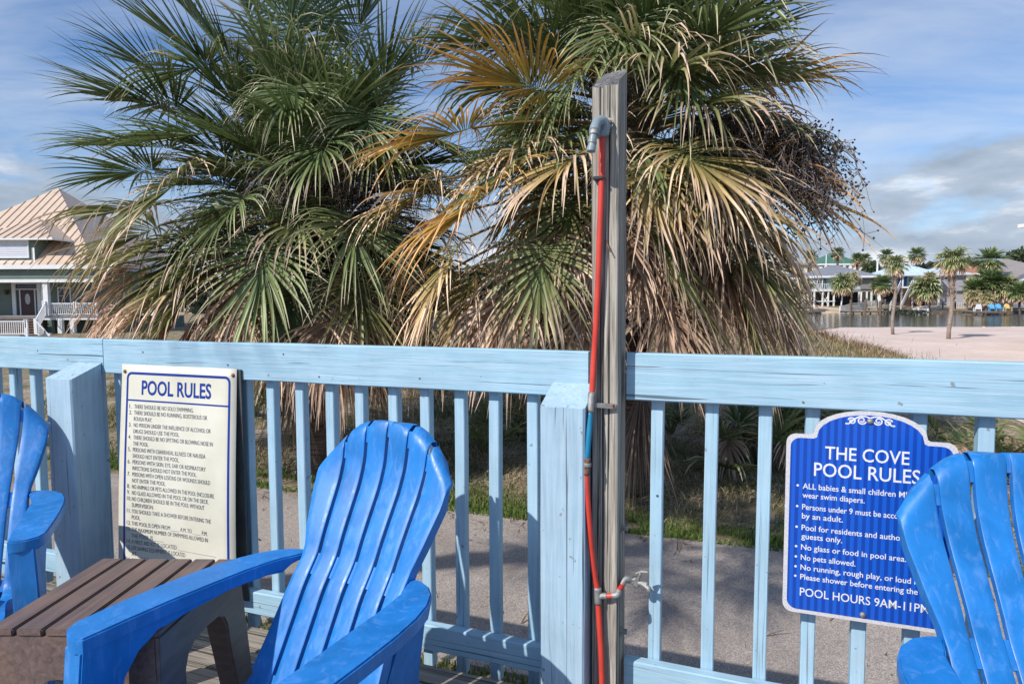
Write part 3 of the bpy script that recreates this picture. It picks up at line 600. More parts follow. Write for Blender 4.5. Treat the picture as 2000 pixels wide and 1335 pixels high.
# second palm (behind the shower post)
ax2 = at(1228, 700, 6.0)[:2]; ctr2 = at(1222, 250, 6.0).z
hand2 = [
    (1070, 180, -1.0, 165, 0.35, 1.02, 'O', 0.55), (923, 250, -0.6, 195, 0.3, 1.05, 'O', 0.9), (975, 365, -0.9, 215, 0.35, 1.15, 'O', 0.8),
    (1065, 475, -1.0, 258, 0.35, 1.05, 'L', 0.8), (1140, 292, -1.2, 215, 0.6, 0.95, 'Y', 0.9), (1316, 285, -1.2, 320, 0.6, 1.08, 'Y', 0.85),
    (1250, 420, -1.0, 300, 0.4, 1.2, 'L', 0.6), (1405, 435, -0.8, 305, 0.35, 1.2, 'L', 0.6), (1470, 320, -0.5, 325, 0.3, 1.1, 'O', 0.7),
    (1447, 165, -0.4, 5, 0.2, 1.02, 'O', 0.5), (1316, 105, -0.9, 290, 0.5, 1.0, 'S', 0.9), (1222, 40, -0.9, 250, 0.6, 0.95, 'S', 0.9),
    (1340, 10, -0.3, 20, 0.2, 1.1, 'S', 0.9), (1010, 95, -0.2, 168, 0.1, 1.05, 'S', 0.6), (870, 350, -0.3, 205, 0.2, 1.05, 'Y', 1.0),
    (900, 470, -0.6, 240, 0.3, 1.1, 'Y', 0.9), (1150, 560, -0.8, 265, 0.3, 0.85, 'D', 0.8), (1330, 520, -0.7, 280, 0.3, 1.0, 'Y', 0.8),
    (980, 560, -0.5, 250, 0.3, 0.95, 'D', 0.9), (1480, 500, -0.5, 300, 0.3, 1.0, 'Y', 0.8), (1255, 315, -1.2, 290, 0.45, 0.98, 'Y', 0.9), (1100, 20, -0.1, 110, 0.0, 1.0, 'G', 0.8), (880, 420, 0.0, 225, 0.1, 1.1, 'Y', 0.9), (930, 520, -0.3, 245, 0.2, 1.15, 'Y', 0.8), (860, 540, 0.2, 250, 0.1, 1.1, 'L', 0.9), (1010, 540, -0.8, 255, 0.35, 1.1, 'D', 0.8), (1090, 590, -0.6, 265, 0.2, 0.95, 'Y', 0.8), (1420, 540, -0.6, 290, 0.25, 1.15, 'L', 0.8), (1350, 600, -0.4, 280, 0.2, 0.9, 'D', 0.8), (1290, 560, -0.9, 275, 0.3, 1.0, 'D', 0.8), (1460, 430, -0.3, 315, 0.2, 0.95, 'Y', 0.8), (1440, 250, -0.6, 345, 0.3, 1.0, 'S', 0.9), (1390, 60, -0.5, 30, 0.2, 1.05, 'G', 0.8), (1000, 30, 0.1, 140, 0.1, 1.0, 'G', 0.8), (1040, 300, -0.7, 215, 0.4, 1.1, 'L', 0.8), (1500, 590, 0.1, 300, 0.1, 0.9, 'D', 0.8), (930, 610, 0.1, 255, 0.1, 0.8, 'D', 0.8),
    (1395, 350, -1.0, 310, 0.5, 1.1, 'Y', 0.8), (1150, 110, -0.8, 235, 0.5, 0.95, 'S', 0.9)]
def mix2_(f, rs, az):
    r_ = rs.random()
    if f < 0.40: return 'G' if r_ < 0.5 else 'S'
    if f < 0.62: return 'S' if r_ < 0.5 else ('O' if r_ < 0.7 else 'L')
    if f < 0.8: return 'L' if r_ < 0.5 else 'Y'
    return 'Y' if r_ < 0.45 else ('L' if r_ < 0.65 else 'D')
palm2, rs2 = big_palm('fan palm with orange and tan drooping fronds directly behind the shower post', (ax2[0], ax2[1]), GP, ctr2, hand2, 5, 120, mix2_, 34, back_bias=0.35)
L2 = lambda px, py, dY: loc(at(px, py, ax2[1] + dY), ax2, GP)
berry_cluster('fruit_stalk', palm2, L2(1280, 300, 0), L2(1590, 240, -1.1), 0.20, 0.50, 14, 0.36, rs2, nb=110)
berry_cluster('fruit_stalk', palm2, L2(1300, 300, 0), L2(1670, 270, -1.1), 0.28, 0.50, 14, 0.30, rs2, nb=120)
berry_cluster('fruit_stalk', palm2, L2(1300, 310, 0), L2(1660, 340, -1.1), 0.30, 0.42, 14, 0.28, rs2, nb=120)
berry_cluster('fruit_stalk', palm2, L2(1300, 290, 0), L2(1520, 240, -0.9), 0.25, 0.35, 12, 0.3, rs2, nb=60)
berry_cluster('fruit_stalk', palm2, L2(1200, 200, 0), L2(930, 30, -0.5), 0.15, 0.35, 2, 0.34, rs2, nb=60)
berry_cluster('fruit_stalk', palm2, L2(1220, 220, 0), L2(1270, 90, -0.8), 0.1, 0.30, 5, 0.3, rs2)
berry_cluster('fruit_stalk', palm2, L2(1220, 220, 0), L2(1150, 60, -0.7), 0.1, 0.40, 2, 0.3, rs2)
# dead fronds hanging down both trunks
def hang(root, rs, lst, ax):
    for px, py, dY, Rl in lst:
        h = loc(at(px, py, ax[1] + dY), ax, GP); v, f, c = fan_leaf(h[:], (rs.normal(0, .12), -0.1, -1), (0, -1, 0.1), Rl, 26, 24, 0.6, 0.3, 8, (0.17, 0.115, 0.085), (0.24, 0.165, 0.12), (0.42, 0.31, 0.22), 0.3, 0.8, rs, 0.5, 1.6)
        v2, f2, c2 = stalk((0, 0, h.z + 0.7), h[:], 0.05, 0.018, 0.01, (0.2, 0.13, 0.09)); np_mesh('dead_leaf', [v, v2], [f, f2], [c, c2], 'leaf', root)
hang(palm1, rs1, [(575, 690, -0.1, 0.95), (590, 720, -0.25, 0.75), (735, 690, 0.1, 0.7), (665, 650, -0.2, 0.8), (560, 650, 0.2, 0.9), (725, 640, 0.2, 0.85)], ax1)
hang(palm2, rs2, [(1240, 740, -0.25, 1.0), (1255, 700, -0.3, 0.95), (1245, 780, -0.2, 0.75), (1365, 690, 0.1, 0.65), (1035, 700, 0.1, 0.5), (1225, 690, 0.2, 1.0)], ax2)
put_farther(palm1); put_farther(palm2)
# palm outside the frame on the left whose crown shades the path
def off_palm(label, ax, ctr_z, seed, nleaf, hubr=0.9):
    rs = np.random.default_rng(seed); root = thing('palm_tree', label, 'palm tree', (ax[0], ax[1], GZ)); zc = ctr_z - GZ
    m_ = MB(); m_.tube([(-1.6 * (1 - (k / 13) ** 3), 1.9 * (1 - (k / 13) ** 3), zc * k / 13) for k in range(14)], 0.14, 12); m_.build('trunk', 'palm_bark', root, True)
    for i in range(nleaf):
        f = (i + 0.5) / nleaf; el = R(60 - 70 * f); az = i * 2.39996; d = np.array([math.cos(az) * math.cos(el), math.sin(az) * math.cos(el), math.sin(el)]); h = np.array([0, 0, zc]) + d * hubr; e2 = el - R(25)
        palm_leaf(root, (0, 0), zc, h, (math.cos(az) * math.cos(e2), math.sin(az) * math.cos(e2), math.sin(e2)), 0.80, 'G', rs, 24, 6, 125)
    return root
OFF = True
if OFF:
    off_palm('tall green fan palm standing beside the deck, its crown shading the path', (-6.1, -0.30), 7.0, 21, 20, 0.85)

# small fan palm seedlings and bushes on the ground beyond the path
def ground_fan(label, px, py, n, Rl, h, seed, typ='S', dead=0, lean=0.5, sp=0.0):
    rs = np.random.default_rng(seed); d = (_fw + _r2 * (px - 1000) / FOC + _u2 * (667.5 - py) / FOC); b = at(px, py, d[1] * (GZ - EYE) / d[2]); b.z = ground_z(b.x, b.y)
    root = thing('dwarf_fan_palm', label, 'small palm', b); root.scale = (KS, KS, KS)
    for i in range(n):
        az = i * 2.4 + rs.normal(0, .3); el = R(rs.uniform(15, 85)); dd = np.array([math.cos(az) * math.cos(el), math.sin(az) * math.cos(el), math.sin(el)]); hb = dd * h * rs.uniform(0.6, 1.1) + np.array([rs.normal(0, sp), rs.normal(0, sp) * .5, 0])
        palm_leaf(root, (hb[0] * .1, hb[1] * .1), 0.02, hb, dd * 0.8 + np.array([0, 0, 0.1]), Rl * rs.uniform(0.8, 1.1), typ, rs, 22, 6, 120, lean)
    for i in range(dead):
        az = i * 2.4 + 1; hb = np.array([math.cos(az) * 0.25 + rs.normal(0, sp), math.sin(az) * 0.25, 0.42]); palm_leaf(root, (0, 0), 0.3, hb, (math.cos(az) * .5, math.sin(az) * .5, -0.9), 0.42, 'D', rs, 18, 6, 80)
    return root
ground_fan('small green fan palm seedling behind the railing, between the shower post and the chair', 948, 900, 7, 0.42, 0.42, 31)
ground_fan('small fan palm seedling close to the blue post, behind the railing', 1020, 885, 7, 0.40, 0.40, 32)
ground_fan('pale green fan palm seedling just right of the shower post trunk', 1310, 880, 5, 0.36, 0.36, 33, 'S')
ground_fan('knee high fan palm clump with brown lower fronds left of the blue sign', 1475, 925, 16, 0.50, 0.55, 34, 'S', 8, 0.5, 0.18)
ground_fan('leafy fan palm clump behind the top left of the blue sign', 1560, 915, 12, 0.48, 0.5, 35, 'S', 5, 0.5, 0.15)
ground_fan('fan palm clump behind the railing at the far right', 1985, 950, 14, 0.5, 0.5, 36, 'S', 3, 0.5, 0.2)
ground_fan('low green shrub palm behind the far left pickets', 500, 850, 8, 0.35, 0.3, 37, 'S')
# thin garden stake with an amber head by the first palm
b = at(672, 900, 6.2 * KS); gs = thing('garden_stake', 'thin dark garden stake with an amber yellow tulip head, beside the first palm trunk', 'garden stake', (b.x, b.y, GZ)); gs.scale = (KS, KS, KS)
m_ = MB(); m_.tube([(0, 0, 0), (0.0, 0, 0.6), (-0.03, 0, 0.92)], 0.009, 6); m_.build('pole', 'black_metal', gs)
m_ = MB(); m_.tube([(-0.03, 0, 0.90), (-0.031, 0, 0.94), (-0.032, 0, 1.0), (-0.034, 0, 1.08), (-0.035, 0, 1.16)], [0.012, 0.05, 0.055, 0.045, 0.06], 10); m_.build('head', 'yellow_lamp', gs, True)

# ------------------------------------------------------------------ deck
deck = thing('deck', 'x', 'x', fw(0, 0, 0), R(-20)); del deck['label']; del deck['category']; deck['kind'] = 'structure'
DZ = -0.035
bv = -0.03; k = 0; dm = {}
while bv > -3.3:
    seams = [-4.4, -2.7 + (k % 3) * 1.15, 0.6 + (k % 2) * 1.4, 4.2]
    for a, b_ in zip(seams[:-1], seams[1:]):
        L_ = b_ - a - 0.003; key = round(L_, 3)
        if key not in dm:
            mm = MB(); mm.box(0, L_, -0.135, 0, -0.034, 0, 0.004); me = bpy.data.meshes.new('deck_board'); me.from_pydata(mm.v, [], mm.f); me.materials.append(M['deck_wood']); dm[key] = me
        o = link('deck_board', dm[key], deck); o.location = (a, bv, DZ + random.uniform(-0.0015, 0.0015)); o.rotation_euler = (0, 0, random.uniform(-0.0006, 0.0006))
    bv -= 0.141; k += 1
m_ = MB()
for u_ in np.arange(-4.3, 4.1, 0.6): m_.box(u_, u_ + 0.04, -3.3, -0.04, -0.22, -0.0352 + DZ)
m_.box(-4.4, 4.2, -0.075, -0.04, -0.26, -0.036 + DZ); m_.build('joist', 'post_wood', deck, kind='stuff')

# ------------------------------------------------------------------ railing (local x = u along the rail, y = v outward)
def rail_thing(label):
    return thing('railing', label, 'railing', fw(0, 0, 0), R(-20))
railL = rail_thing('light blue painted deck railing left of the shower post, with the cream sign on it')
railR = rail_thing('light blue painted deck railing right of the shower post, behind the blue sign')
def board(parent, name, x0, x1, y0, y1, z0, z1, mat, bev=0.004, lab=None):
    """board with slightly uneven edges"""
    nseg = max(2, int((x1 - x0) / 0.12)); bm = bmesh.new(); rings = []
    for i in range(nseg + 1):
        x = x0 + (x1 - x0) * i / nseg; dz = 0.0018 * mnoise.noise(Vector((x * 3, z0 * 7, y0))); dy = 0.0012 * mnoise.noise(Vector((x * 2, z0 * 5, 9)))
        b = bev; prof = [(y0, z0 + b), (y0 + b, z0), (y1 - b, z0), (y1, z0 + b), (y1, z1 - b), (y1 - b, z1), (y0 + b, z1), (y0, z1 - b)]
        rings.append([bm.verts.new((x, y + dy, z + dz)) for y, z in prof])
    for a, b_ in zip(rings[:-1], rings[1:]):
        for j in range(8): bm.faces.new((a[j], a[(j + 1) % 8], b_[(j + 1) % 8], b_[j]))
    bm.faces.new(rings[0]); bm.faces.new(rings[-1][::-1]); bmesh.ops.recalc_face_normals(bm, faces=bm.faces[:])
    mm = MB(); mm.bm(bm); return mm.build(name, mat, parent)
TH = 0.038
board(railL, 'top_rail', -5.2, -2.1325, 0, TH, 0.938, 1.085, 'paint_rail'); board(railL, 'top_rail', -2.130, -0.001, 0.001, TH, 0.937, 1.0835, 'paint_rail')
board(railR, 'top_rail', 0.120, 3.2, 0, TH, 0.937, 1.083, 'paint_rail')
board(railL, 'bottom_rail', -5.2, -0.115 + 0.01, 0, TH, -0.004, 0.088, 'paint_rail'); board(railR, 'bottom_rail', 0.120, 3.2, 0, TH, 0.006, 0.099, 'paint_rail')
def picket_mesh(seed):
    bm = bmesh.new(); rings = []; nseg = 10; rr = random.Random(seed)
    for i in range(nseg + 1):
        z = -0.09 + 1.13 * i / nseg; ox = 0.0022 * mnoise.noise(Vector((seed * 3.1, z * 2, 0))); oy = 0.0012 * mnoise.noise(Vector((seed * 3.1, z * 2, 4))); b = 0.003; h = 0.019
        prof = [(-h, b), (-h + b, 0), (h - b, 0), (h, b), (h, TH - b), (h - b, TH), (-h + b, TH), (-h, TH - b)]
        rings.append([bm.verts.new((x + ox, y + oy, z)) for x, y in prof])
    for a, b_ in zip(rings[:-1], rings[1:]):
        for j in range(8): bm.faces.new((a[j], a[(j + 1) % 8], b_[(j + 1) % 8], b_[j]))
    bm.faces.new(rings[0]); bm.faces.new(rings[-1]); bmesh.ops.recalc_face_normals(bm, faces=bm.faces[:])
    mm = MB(); mm.bm(bm); me = bpy.data.meshes.new('picket'); me.from_pydata(mm.v, [], mm.f); me.materials.append(M['paint_upright']); return me
PM = [picket_mesh(i) for i in range(7)]
def picket(parent, u, lean=0.0):
    o = link('picket', random.choice(PM), parent); o.location = (u, TH + 0.0015, 0); o.rotation_euler = (random.uniform(-.002, .002), lean + random.uniform(-.002, .002), random.choice((0,)))
for u in [-2.815, -2.672, -2.536, -2.395, -2.26, -2.125, -1.985, -1.85, -1.71, -1.57, -1.432, -1.302, -1.164, -1.025, -0.893, -0.754, -0.622, -0.489, -0.359, -0.217, -0.079] + [-2.955 - 0.137 * i for i in range(14)]: picket(railL, u + 0.019)
for u, l in [(0.208, .004), (0.371, 0), (0.524, 0.0), (0.655, -.006), (0.787, -0.004), (0.92, -.004), (1.07, 0), (1.215, 0), (1.36, 0), (1.5, 0), (1.64, 0), (1.78, 0), (1.92, 0), (2.06, 0), (2.2, 0), (2.34, 0)]: picket(railR, u, l)
def rail_post(parent, u0, u1, v0=-0.142, v1=-0.001, zf=0.925, zb=0.982):
    bm = bmesh.new(); n = 12; rings = []; b = 0.006
    for i in range(n + 1):
        f = i / n; ring = []
        for (x, y) in [(u0, v0 + b), (u0 + b, v0), (u1 - b, v0), (u1, v0 + b), (u1, v1 - b), (u1 - b, v1), (u0 + b, v1), (u0, v1 - b)]:
            top = zf + (zb - zf) * (y - v0) / (v1 - v0); z = -1.25 + (top + 1.25) * f
            ring.append(bm.verts.new((x + 0.0015 * mnoise.noise(Vector((x * 9, z * 3, u0))), y + 0.0015 * mnoise.noise(Vector((y * 9, z * 3, u1))), z)))
        rings.append(ring)
    for a, b_ in zip(rings[:-1], rings[1:]):
        for j in range(8): bm.faces.new((a[j], a[(j + 1) % 8], b_[(j + 1) % 8], b_[j]))
    bm.faces.new(rings[0]); bm.faces.new(rings[-1]); bmesh.ops.recalc_face_normals(bm, faces=bm.faces[:]); mm = MB(); mm.bm(bm); return mm.build('post', 'paint_post', parent)
rail_post(railL, -2.292, -2.138); rail_post(railL, -0.116, 0.018 + 0.004)
# bolt heads on the rails
for par, pts_ in ((railL, [(-2.35, 0.99), (-1.9, 1.035), (-1.45, 0.995), (-1.18, 1.045), (-1.02, .965), (-.6, .975)]), (railR, [(0.62, .955), (1.2, 1.0)])):
    for (u, z) in pts_:
        mm = MB(); mm.tube([(u, -0.002, z), (u, 0.002, z)], 0.003, 8); mm.build('nail', 'rust', par)

# ------------------------------------------------------------------ outdoor shower: weathered post with pipes
sh = thing('outdoor_shower', 'tall weathered grey wooden post with orange shower pipe and spout', 'outdoor shower', fw(0, 0, 0), R(-20))
def sv(px, py, v):      # local (u,v,z) of a photo point lying v in front of/behind the rail face
    d = _fw + _r2 * (px - 1000) / FOC + _u2 * (667.5 - py) / FOC; nrm = np.array([S20, C20, 0]); o_ = np.array([0, 0, EYE]); O_ = np.array([0.241, 1.99, 0])
    t_ = ((O_ - o_) @ nrm + v) / (d @ nrm); q = o_ + t_ * d - O_; return Vector((q @ np.array([C20, -S20, 0]), v, q[2]))
bm = bmesh.new(); rings = []; u0, u1, v0, v1 = 0.0245, 0.1035, -0.072, 0.073; n = 26
for i in range(n + 1):
    f = i / n; ring = []
    lean = 0.010 * (1 - f)
    P8 = [(u0, v0 + .003), (u0 + .003, v0), (u0 + .033, v0), (u0 + .0355, v0 + .004), (u0 + .038, v0), (u1 - .004, v0), (u1, v0 + .003), (u1, v1 - .012), (u1 - .01, v1), (u0 + .006, v1), (u0, v1 - .006)]
    for (x, y) in P8:
        top = 1.865 + 0.085 * (y - v0) / (v1 - v0) + 0.012 * (x - u0) / (u1 - u0) + 0.007 * math.sin(x * 300 + y * 170); z = -1.25 + (top + 1.25) * f
        ring.append(bm.verts.new((x + lean + 0.002 * mnoise.noise(Vector((x * 20, z * 2.2, 3))), y + 0.003 * mnoise.noise(Vector((y * 14 + 3, z * 2.2, x * 12))), z)))
    rings.append(ring)
k = len(P8)
for a, b_ in zip(rings[:-1], rings[1:]):
    for j in range(k): bm.faces.new((a[j], a[(j + 1) % k], b_[(j + 1) % k], b_[j]))
bm.faces.new(rings[0][::-1]); tf = bm.faces.new(rings[-1]); bmesh.ops.recalc_face_normals(bm, faces=bm.faces[:]); tf.material_index = 1
ps = bpy.data.meshes.new('post'); bm.to_mesh(ps); bm.free(); ps.materials.append(M['post_wood']); ps.materials.append(M['post_end']); post = link('post', ps, sh)
V = -0.092
def pipe(name, pts_, rad, mat, n=10, par=sh):
    P_ = [sv(x, y, v) for x, y, v in pts_]
    # smooth through the points
    Q = []
    for i in range(len(P_) - 1):
        p0 = P_[max(i - 1, 0)]; p1 = P_[i]; p2 = P_[i + 1]; p3 = P_[min(i + 2, len(P_) - 1)]
        for s_ in range(5):
            t_ = s_ / 5; Q.append(0.5 * ((2 * p1) + (-p0 + p2) * t_ + (2 * p0 - 5 * p1 + 4 * p2 - p3) * t_ * t_ + (-p0 + 3 * p1 - 3 * p2 + p3) * t_ ** 3))
    Q.append(P_[-1]); mm = MB(); mm.tube(Q, rad, n); return mm.build(name, mat, par, True)
rp_ = 0.0090
pipe('red_pipe', [(1176, 258, V), (1175, 345, V), (1171, 470, V), (1166, 600, V), (1160, 700, V), (1156, 772, V - .006)], rp_, 'orange_pex')
pipe('blue_pipe', [(1153, 803, V - .022), (1150, 850, V - .034), (1146, 897, V - .036)], rp_, 'blue_pex')
pipe('red_pipe', [(1145, 922, V - .036), (1148, 980, V - .034), (1154, 1060, V - .020), (1161, 1120, V - .006), (1167, 1152, V)], rp_, 'orange_pex')
pipe('red_pipe', [(1168, 1172, V), (1172, 1240, V), (1175, 1300, V), (1177, 1400, V)], rp_, 'orange_pex')
pipe('coupling', [(1156, 766, V - .006), (1153, 806, V - .022)], 0.0115, 'galv'); pipe('coupling', [(1146, 893, V - .036), (1145, 926, V - .036)], 0.0118, 'rust'); pipe('tee_fitting', [(1167, 1146, V), (1168, 1178, V)], 0.0120, 'galv')
pipe('coupling', [(1146, 903, V - .036), (1146, 910, V - .036)], 0.0140, 'galv')
pipe('tee_branch', [(1168, 1163, V), (1186, 1163, V)], 0.0098, 'galv'); pipe('red_pipe', [(1181, 1163, V), (1200, 1162, V)], 0.0082, 'orange_pex')
pipe('elbow', [(1196, 1162, V), (1205, 1161, V), (1209, 1153, V + .01)], 0.0105, 'galv'); pipe('red_pipe', [(1207, 1155, V + .006), (1218, 1138, -0.04)], 0.0082, 'orange_pex')
pipe('elbow', [(1214, 1141, -0.05), (1222, 1130, -0.04), (1232, 1131, -0.03)], 0.0105, 'galv')
fa = pipe('faucet', [(1226, 1132, -0.03), (1240, 1136, -0.03), (1256, 1139, -0.03), (1265, 1141, -0.035)], 0.0085, 'galv')
pipe('spout', [(1254, 1139, -0.03), (1266, 1148, -0.04), (1268, 1153, -0.04)], 0.0085, 'galv', par=fa); pipe('valve_stem', [(1243, 1140, -0.03), (1251, 1118, -0.035)], 0.0050, 'galv', par=fa)
pipe('handle', [(1242, 1120, -0.035), (1252, 1116, -0.035), (1266, 1117, -0.035)], 0.0040, 'galv', par=fa); pipe('nut', [(1238, 1127, -0.03), (1244, 1144, -0.03)], 0.0110, 'galv', par=fa)
hd = pipe('shower_elbow', [(1179, 264, V), (1182, 246, V - .002), (1176, 236, V - .012), (1166, 240, V - .03), (1160, 256, V - .05)], 0.0150, 'grey_pvc')
pipe('collar', [(1175, 257, V), (1177, 268, V)], 0.0165, 'grey_pvc'); pipe('spout', [(1162, 250, V - .045), (1158, 270, V - .055), (1155, 292, V - .062)], 0.0115, 'grey_pvc', par=hd)
pipe('collar', [(1161, 256, V - .049), (1160, 264, V - .052)], 0.0150, 'galv'); pipe('collar', [(1157, 276, V - .057), (1156, 281, V - .059)], 0.0135, 'galv')
pipe('spout_mouth', [(1155, 287, V - .062), (1154, 296, V - .064)], 0.0130, 'grey_pvc', par=hd)
# wall flange ear beside the elbow
a = sv(1186, 243, -0.078); mm = MB(); mm.tube([(a.x, -0.086, a.z), (a.x, -0.074, a.z)], 0.019, 10); mm.build('flange', 'galv', sh)
for (x, y) in ((1192, 238), (1190, 254)):
    a = sv(x, y, -0.085); mm = MB(); mm.tube([(a.x, -0.092, a.z), (a.x, -0.080, a.z)], 0.005, 6); mm.build('screw', 'rust', sh)
a = sv(1172, 349, V); mm = MB(); mm.box(a.x - 0.020, a.x + 0.012, -0.106, -0.072, a.z - 0.004, a.z + 0.006, 0.002); mm.build('pipe_clip', 'black_strap', sh)
a = sv(1148, 788, V); b_ = sv(1203, 795, V); mm = MB(); mm.hull8([(a.x, -0.106, a.z - .007), (b_.x, -0.086, b_.z - .006), (b_.x, -0.074, b_.z - .006), (a.x, -0.095, a.z - .007), (a.x, -0.106, a.z + .007), (b_.x, -0.086, b_.z + .006), (b_.x, -0.074, b_.z + .006), (a.x, -0.095, a.z + .007)]); st_ = mm.build('pipe_strap', 'galv', sh)
for (x, y) in ((1152, 790), (1196, 793)):
    a = sv(x, y, -0.1); mm = MB(); mm.tube([(a.x, -0.112, a.z), (a.x, -0.08, a.z)], 0.0045, 7); mm.build('screw', 'rust', st_)
for (x, y) in ((1213, 1025), (1215, 1225)):
    a = sv(x, y, 0.02); mm = MB(); mm.tube([(0.103, 0.0, a.z), (0.128, 0.0, a.z)], 0.009, 8); mm.tube([(0.108, 0.0, a.z), (0.114, 0.0, a.z)], 0.016, 6); mm.build('bolt', 'galv', sh)
for (x, y, x2, y2) in ((1183, 468, 1192, 492), (1163, 585, 1170, 583)):
    a = sv(x, y, -0.075); b_ = sv(x2, y2, -0.09); mm = MB(); mm.tube([a, b_], 0.0022, 5); mm.build('nail', 'rust', sh)

# ------------------------------------------------------------------ text helper
def text_polys(body, size=1.0, offset=0.0):
    cu = bpy.data.curves.new('t', 'FONT'); cu.body = body; cu.size = size; cu.offset = offset; cu.resolution_u = 3
    o = bpy.data.objects.new('t', cu); COL.objects.link(o); bpy.context.view_layer.update()
    me = bpy.data.meshes.new_from_object(o.evaluated_get(bpy.context.evaluated_depsgraph_get()))
    v = np.array([x.co[:] for x in me.vertices]) if len(me.vertices) else np.zeros((0, 3)); f = [tuple(p.vertices) for p in me.polygons]
    bpy.data.objects.remove(o); bpy.data.curves.remove(cu); bpy.data.meshes.remove(me); return v, f
def put_text(mb_, body, x0, zbase, cap, width, surf, offset=0.0, align='L'):
    """lettering cap metres tall and width metres long, laid on surf(u, z)->v"""
    v, f = text_polys(body, 1.0, offset)
    if len(v) == 0: return
    ref, _ = text_polys('H', 1.0, offset); ch = ref[:, 1].max() - ref[:, 1].min(); s_ = cap / ch
    xs_ = v[:, 0]; w_ = xs_.max() - xs_.min(); sx = (width / w_) if width else s_
    X = (xs_ - xs_.min()) * sx
    if align == 'C': X = X - (xs_.max() - xs_.min()) * sx / 2
    X = X + x0; Z = zbase + v[:, 1] * s_
    mb_.add([(a, surf(a, b), b) for a, b in zip(X, Z)], f)
# ------------------------------------------------------------------ cream pool rules sign
sg = thing('pool_rules_sign', 'cream rectangular pool rules sign with blue border and numbered list, on the left railing', 'sign', fw(0, 0, 0), R(-20))
SL, SR, ST, SB = -2.003, -1.393, 0.983, 0.075
def s1(u, z, off=0.0):
    t_ = (ST - z) / (ST - SB); base = -0.014 - 0.062 * t_ ** 1.3 - 0.012 * math.sin(math.pi * t_); base -= 0.004 * math.sin(3 * math.pi * (u - SL) / (SR - SL)) * t_
    base += 0.02 * t_ * (u - SL) / (SR - SL); return base - off
mm = MB(); nu, nv_ = 10, 24; vs = []; 
for side, off in ((0, 0.0), (1, -0.0022)):
    for j in range(nv_ + 1):
        for i in range(nu + 1):
            u = SL + (SR - SL) * i / nu; z = ST + (SB - ST) * j / nv_; vs.append((u, s1(u, z, off), z))
fs = []; n1_ = (nu + 1) * (nv_ + 1)
for j in range(nv_):
    for i in range(nu):
        a = j * (nu + 1) + i; fs.append((a, a + nu + 1, a + nu + 2, a + 1)); fs.append((a + n1_, a + 1 + n1_, a + nu + 2 + n1_, a + nu + 1 + n1_))
for i in range(nu): fs.append((i, i + 1, i + 1 + n1_, i + n1_)); a = nv_ * (nu + 1) + i; fs.append((a, a + n1_, a + 1 + n1_, a + 1))
for j in range(nv_): a = j * (nu + 1); fs.append((a, a + n1_, a + nu + 1 + n1_, a + nu + 1)); a += nu; fs.append((a, a + nu + 1, a + nu + 1 + n1_, a + n1_))
mm.add(vs, fs); mm.build('panel', 'sign_cream', sg, True)
mm = MB(); mm.box(SL + 0.012, SR + 0.014, -0.0085, -0.001, 0.05, ST - 0.004); mm.build('backing_board', 'sign_dark', sg)
mm = MB()
def band(mb_, pts_, w_, surf, off):   # flat printed line along pts in (u,z)
    for (a0, b0), (a1, b1) in zip(pts_[:-1], pts_[1:]):
        d = Vector((a1 - a0, b1 - b0)); l_ = d.length; n_ = max(1, int(l_ / 0.05)); 
        if l_ < 1e-6: continue
        d.normalize(); nx_, nz_ = -d.y * w_ / 2, d.x * w_ / 2
        for k in range(n_):
            q0 = (a0 + (a1 - a0) * k / n_ - d.x * w_ * .05, b0 + (b1 - b0) * k / n_ - d.y * w_ * .05); q1 = (a0 + (a1 - a0) * (k + 1) / n_ + d.x * w_ * .05, b0 + (b1 - b0) * (k + 1) / n_ + d.y * w_ * .05)
            c4 = [(q0[0] + nx_, q0[1] + nz_), (q0[0] - nx_, q0[1] - nz_), (q1[0] - nx_, q1[1] - nz_), (q1[0] + nx_, q1[1] + nz_)]
            mb_.add([(a, surf(a, b, off), b) for a, b in c4], [(0, 1, 2, 3)])
def rrect(l, r, t_, b, rad):
    P_ = []
    for cx, cz, a0 in ((r - rad, t_ - rad, 0), (l + rad, t_ - rad, 90), (l + rad, b + rad, 180), (r - rad, b + rad, 270)):
        for k in range(6): P_.append((cx + rad * math.cos(R(a0 + k * 18)), cz + rad * math.sin(R(a0 + k * 18))))
    return P_ + [P_[0]]
bl, br_, bt, bb = SL + 0.034, SR - 0.034, ST - 0.036, SB + 0.035
band(mm, rrect(bl, br_, bt, bb, 0.022), 0.0105, s1, 0.0006); band(mm, [(bl, bt - 0.112), (br_, bt - 0.112)], 0.0065, s1, 0.0007)
mm.build('border', 'sign_blue_ink', sg)
mm = MB(); put_text(mm, 'POOL RULES', (bl + br_) / 2 - 0.005, bt - 0.086, 0.060, 0.37, lambda a, b: s1(a, b, 0.0008), 0.022, 'C'); mm.build('heading', 'sign_blue_ink', sg)
